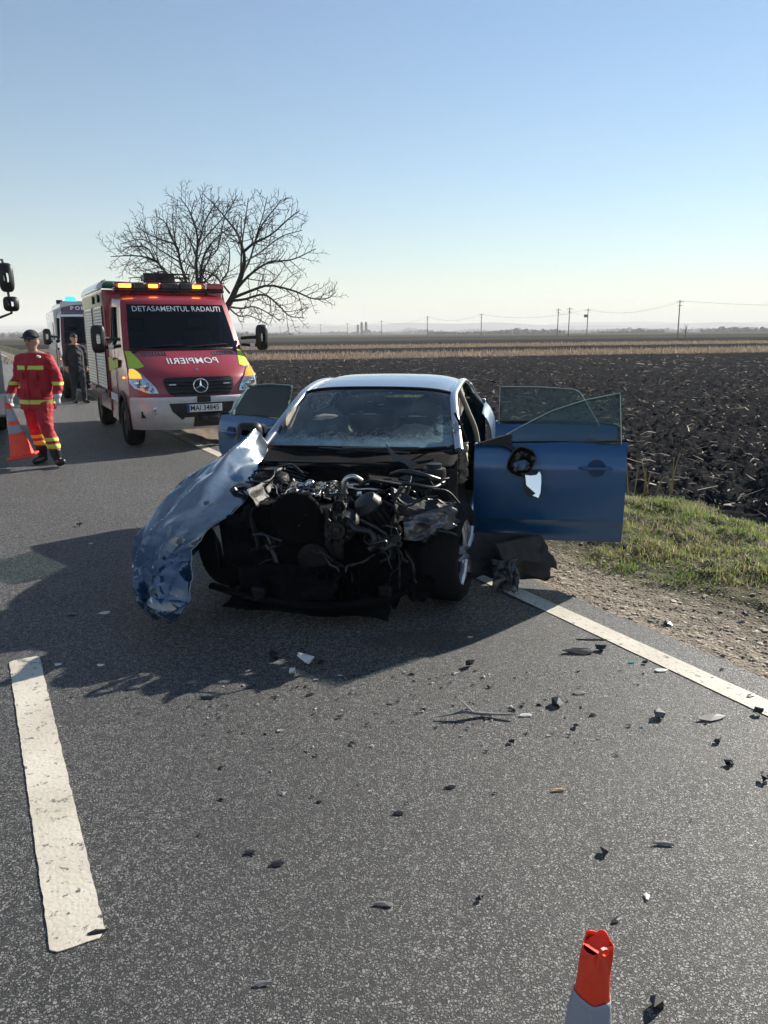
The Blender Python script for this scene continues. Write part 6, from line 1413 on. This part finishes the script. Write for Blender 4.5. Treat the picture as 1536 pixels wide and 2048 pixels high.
DB = [ # px, py, kind, size px, material, label
 (1160, 1306, 'S', 66, 'debris_black', 'long dark blade-like shell piece lying near the edge line', .1), (1202, 1300, 'C', 22, 'debris_black', 'small black lump beside the dark shell piece', 0), (1187, 1280, 'S', 78, 'debris_black', 'thin black strip lying just behind the dark shell piece', -.03),
 (942, 1331, 'C', 22, 'debris_black', 'jagged black lump just outside the car shadow', 0), (1052, 1432, 'S', 24, 'debris_white', 'short white sliver beside the forked trim strip', .05), (1114, 1410, 'C', 26, 'debris_black', 'blocky black piece in front of the dark shell piece', 0),
 (1318, 1434, 'C', 24, 'debris_grey', 'rounded grey fragment near the edge line', 0), (1427, 1438, 'S', 62, 'debris_grey', 'long pale grey sliver pointing at the edge line', .25), (1434, 1484, 'C', 16, 'debris_black', 'upright black bit below the pale grey sliver', 0),
 (1457, 1530, 'C', 17, 'debris_black', 'square black crumb alone on the right of the lane', 0), (1529, 1560, 'C', 20, 'debris_black', 'black piece cut by the right picture edge', 0), (1515, 1428, 'C', 20, 'debris_black', 'black piece touching the near end of the edge line', 0),
 (1502, 1392, 'S', 18, 'debris_black', 'small dark flake on the white edge line', .3), (1022, 1487, 'C', 13, 'debris_black', 'tiny black peg right below the forked trim strip', 0), (899, 1576, 'S', 24, 'debris_black', 'flat black flake left of the dry leaf', .1),
 (798, 1628, 'S', 22, 'debris_black', 'flat black square flake in mid lane', .0), (1116, 1582, 'S', 34, 'leaf_dry', 'crumpled dry leaf lying in mid lane', .2), (1328, 1690, 'S', 46, 'debris_grey', 'curved grey shell fragment behind the near cone', -.05),
 (1207, 1708, 'C', 20, 'debris_black', 'black bit left of the curved grey fragment', 0), (766, 1810, 'S', 42, 'debris_grey', 'dark slender sliver in the near middle of the lane', -.2), (959, 1798, 'C', 16, 'debris_black', 'small black crumb right of the dark slender sliver', 0),
 (1293, 1794, 'S', 20, 'debris_white', 'pale fleck upright behind the near cone', 1.4), (1232, 1843, 'S', 22, 'debris_black', 'black shard just above the near cone', .6), (1310, 2013, 'C', 28, 'debris_black', 'black lump to the right of the near cone', 0),
 (1159, 1387, 'S', 28, 'debris_grey', 'light wavy sliver between the two black pieces', .1), (1262, 1326, 'S', 16, 'debris_glass', 'teal piece of glass beside the edge line', .3), (1289, 1327, 'C', 11, 'debris_black', 'black crumb beside the teal glass', 0),
 (1323, 1342, 'S', 26, 'debris_white', 'pale curled sliver next to the edge line', .1), (1151, 1455, 'C', 13, 'debris_black', 'black crumb below the blocky black piece', 0), (780, 1408, 'S', 20, 'debris_grey', 'grey bent flake in the middle of the scatter', -.4),
 (416, 1397, 'S', 32, 'debris_black', 'ragged black scrap by the shadow edge on the left', .1), (613, 1325, 'C', 30, 'debris_white', 'torn white and dark scrap at the shadow edge', 0), (640, 1327, 'C', 22, 'debris_black', 'black scrap touching the torn white one', 0), (586, 1347, 'C', 20, 'debris_white', 'small bright scrap in front of the torn white one', 0),
 (549, 1318, 'C', 24, 'debris_black', 'pointed black scrap left of the torn white one', 0), (386, 1367, 'S', 26, 'debris_grey', 'greyish curl near the ragged black scrap', .1), (500, 1375, 'S', 24, 'debris_black', 'dark curl between the ragged scrap and the bright scrap', .2), (618, 1391, 'S', 20, 'debris_black', 'dark leaf-like flake before the torn white scrap', .3),
 (500, 1708, 'S', 24, 'debris_black', 'thin dark flake right of the centre dash', -.1), (556, 1729, 'S', 28, 'debris_black', 'thin dark flake a little beyond to the right of its like', .2), (522, 1970, 'S', 36, 'debris_grey', 'dark slate-like flake at the bottom of the lane', .1), (196, 1867, 'S', 40, 'debris_black', 'dark flake leaning on the end of the centre dash', .3),
 (638, 1605, 'S', 14, 'debris_black', 'tiny dark flake alone in the middle of the lane', 0), (116, 1330, 'S', 16, 'debris_white', 'white chip in the shadow right beside the dash', -.1), (200, 1332, 'S', 18, 'debris_white', 'white chip in the shadow farther right of the dash', 0), (209, 1227, 'S', 28, 'debris_white', 'bright white plate lying in the shadow left of the car', .1),
 (145, 1231, 'S', 22, 'debris_black', 'dark flake in the shadow left of the white plate', 0), (160, 1052, 'C', 12, 'debris_black', 'black speck on the sunlit road left of the car', 0), (182, 1088, 'S', 12, 'debris_white', 'white speck on the sunlit road left of the car', .1), (940, 1275, 'S', 13, 'debris_white', 'white chip inside the shadow below the front wheel', 0), (1335, 1252, 'C', 16, 'debris_black', 'black twig-like bit on the gravel shoulder', 0), (1490, 1233, 'C', 14, 'debris_black', 'black lump near the turf edge on the gravel', 0)]
for i, (px, py, kd, sz, mt, lab, an) in enumerate(DB):
    d_road = to_road(*at_ground(px, py)[:2])[1]; z0 = 0.0 if d_road < .27 else -.035
    if abs(d_road) < .08: z0 = .004
    p = at_ground(px, py, z0); mpp = (p - Vector((0, 0, CAM_H))).length / FPX; L = sz * mpp * 1.1
    o = chunk(p, L, 40 + i, mt, .7) if kd == 'C' else sliver(p, L, L * (.55 if sz < 30 else .34), an, 60 + i, mt, .5 if sz > 30 else .3, .08)
    if sz == 78: bpy.data.objects.remove(o); o = sliver(p, L, L * .07, an, 3, mt, .2, .02)
    tag(o, lab, 'debris', 'wreck debris on the road')
# forked trim strip
p = at_ground(960, 1436); t = MB(); e = .0027
t.tube([(-.20, -.02, .012), (-.08, .0, .03), (.02, .02, .012), (.16, .0, .02)], [.004, .012, .014, .006], 6, True, .5)
t.tube([(-.03, .0, .03), (-.10, .05, .075)], [.009, .003], 5, True, .5)
tag(t.build('debris_trim', 'debris_grey', None, loc=p, rot=(0, 0, R(-3))), 'forked greenish trim strip lying in the lane', 'debris', 'wreck debris on the road')
# crumbs of glass and plastic too small to count
n = 280; a = rng.normal(0, 1, n); bq = rng.normal(0, 1, n); px_ = 820 + a * 330; py_ = 1340 + np.abs(bq) * 110
ok = (py_ > 1290) & (py_ < 2000) & (px_ > 60) & (px_ < 1500); pts = [at_ground(u, v) for u, v in zip(px_[ok], py_[ok])]; pts = [p_ for p_ in pts if to_road(p_.x, p_.y)[1] < .2]
V = []; F = []; Cc = []
for p_ in pts:
    s_ = min(.018, math.exp(rng.normal(-5.0, .5))); k0 = len(V); a_ = rng.uniform(0, 6.28); dk = rng.random() < .7; c_ = .012 if dk else rng.uniform(.3, .6)
    for k in range(3):
        t_ = a_ + k * 2.1 + rng.uniform(-.5, .5); V.append((p_.x + math.cos(t_) * s_ * 1.3, p_.y + math.sin(t_) * s_, .002 + rng.uniform(0, .5) * s_)); Cc.append((c_, c_, c_))
    V.append((p_.x, p_.y, .002 + s_ * .5)); Cc.append((c_, c_, c_)); F += [(k0, k0 + 1, k0 + 3), (k0 + 1, k0 + 2, k0 + 3), (k0 + 2, k0, k0 + 3), (k0, k0 + 2, k0 + 1)]
tag(raw_mesh('debris_crumbs', V, F, 'pebble', False, np.array(Cc)), 'tiny crumbs of broken glass and plastic on the asphalt', 'debris', kind='stuff')
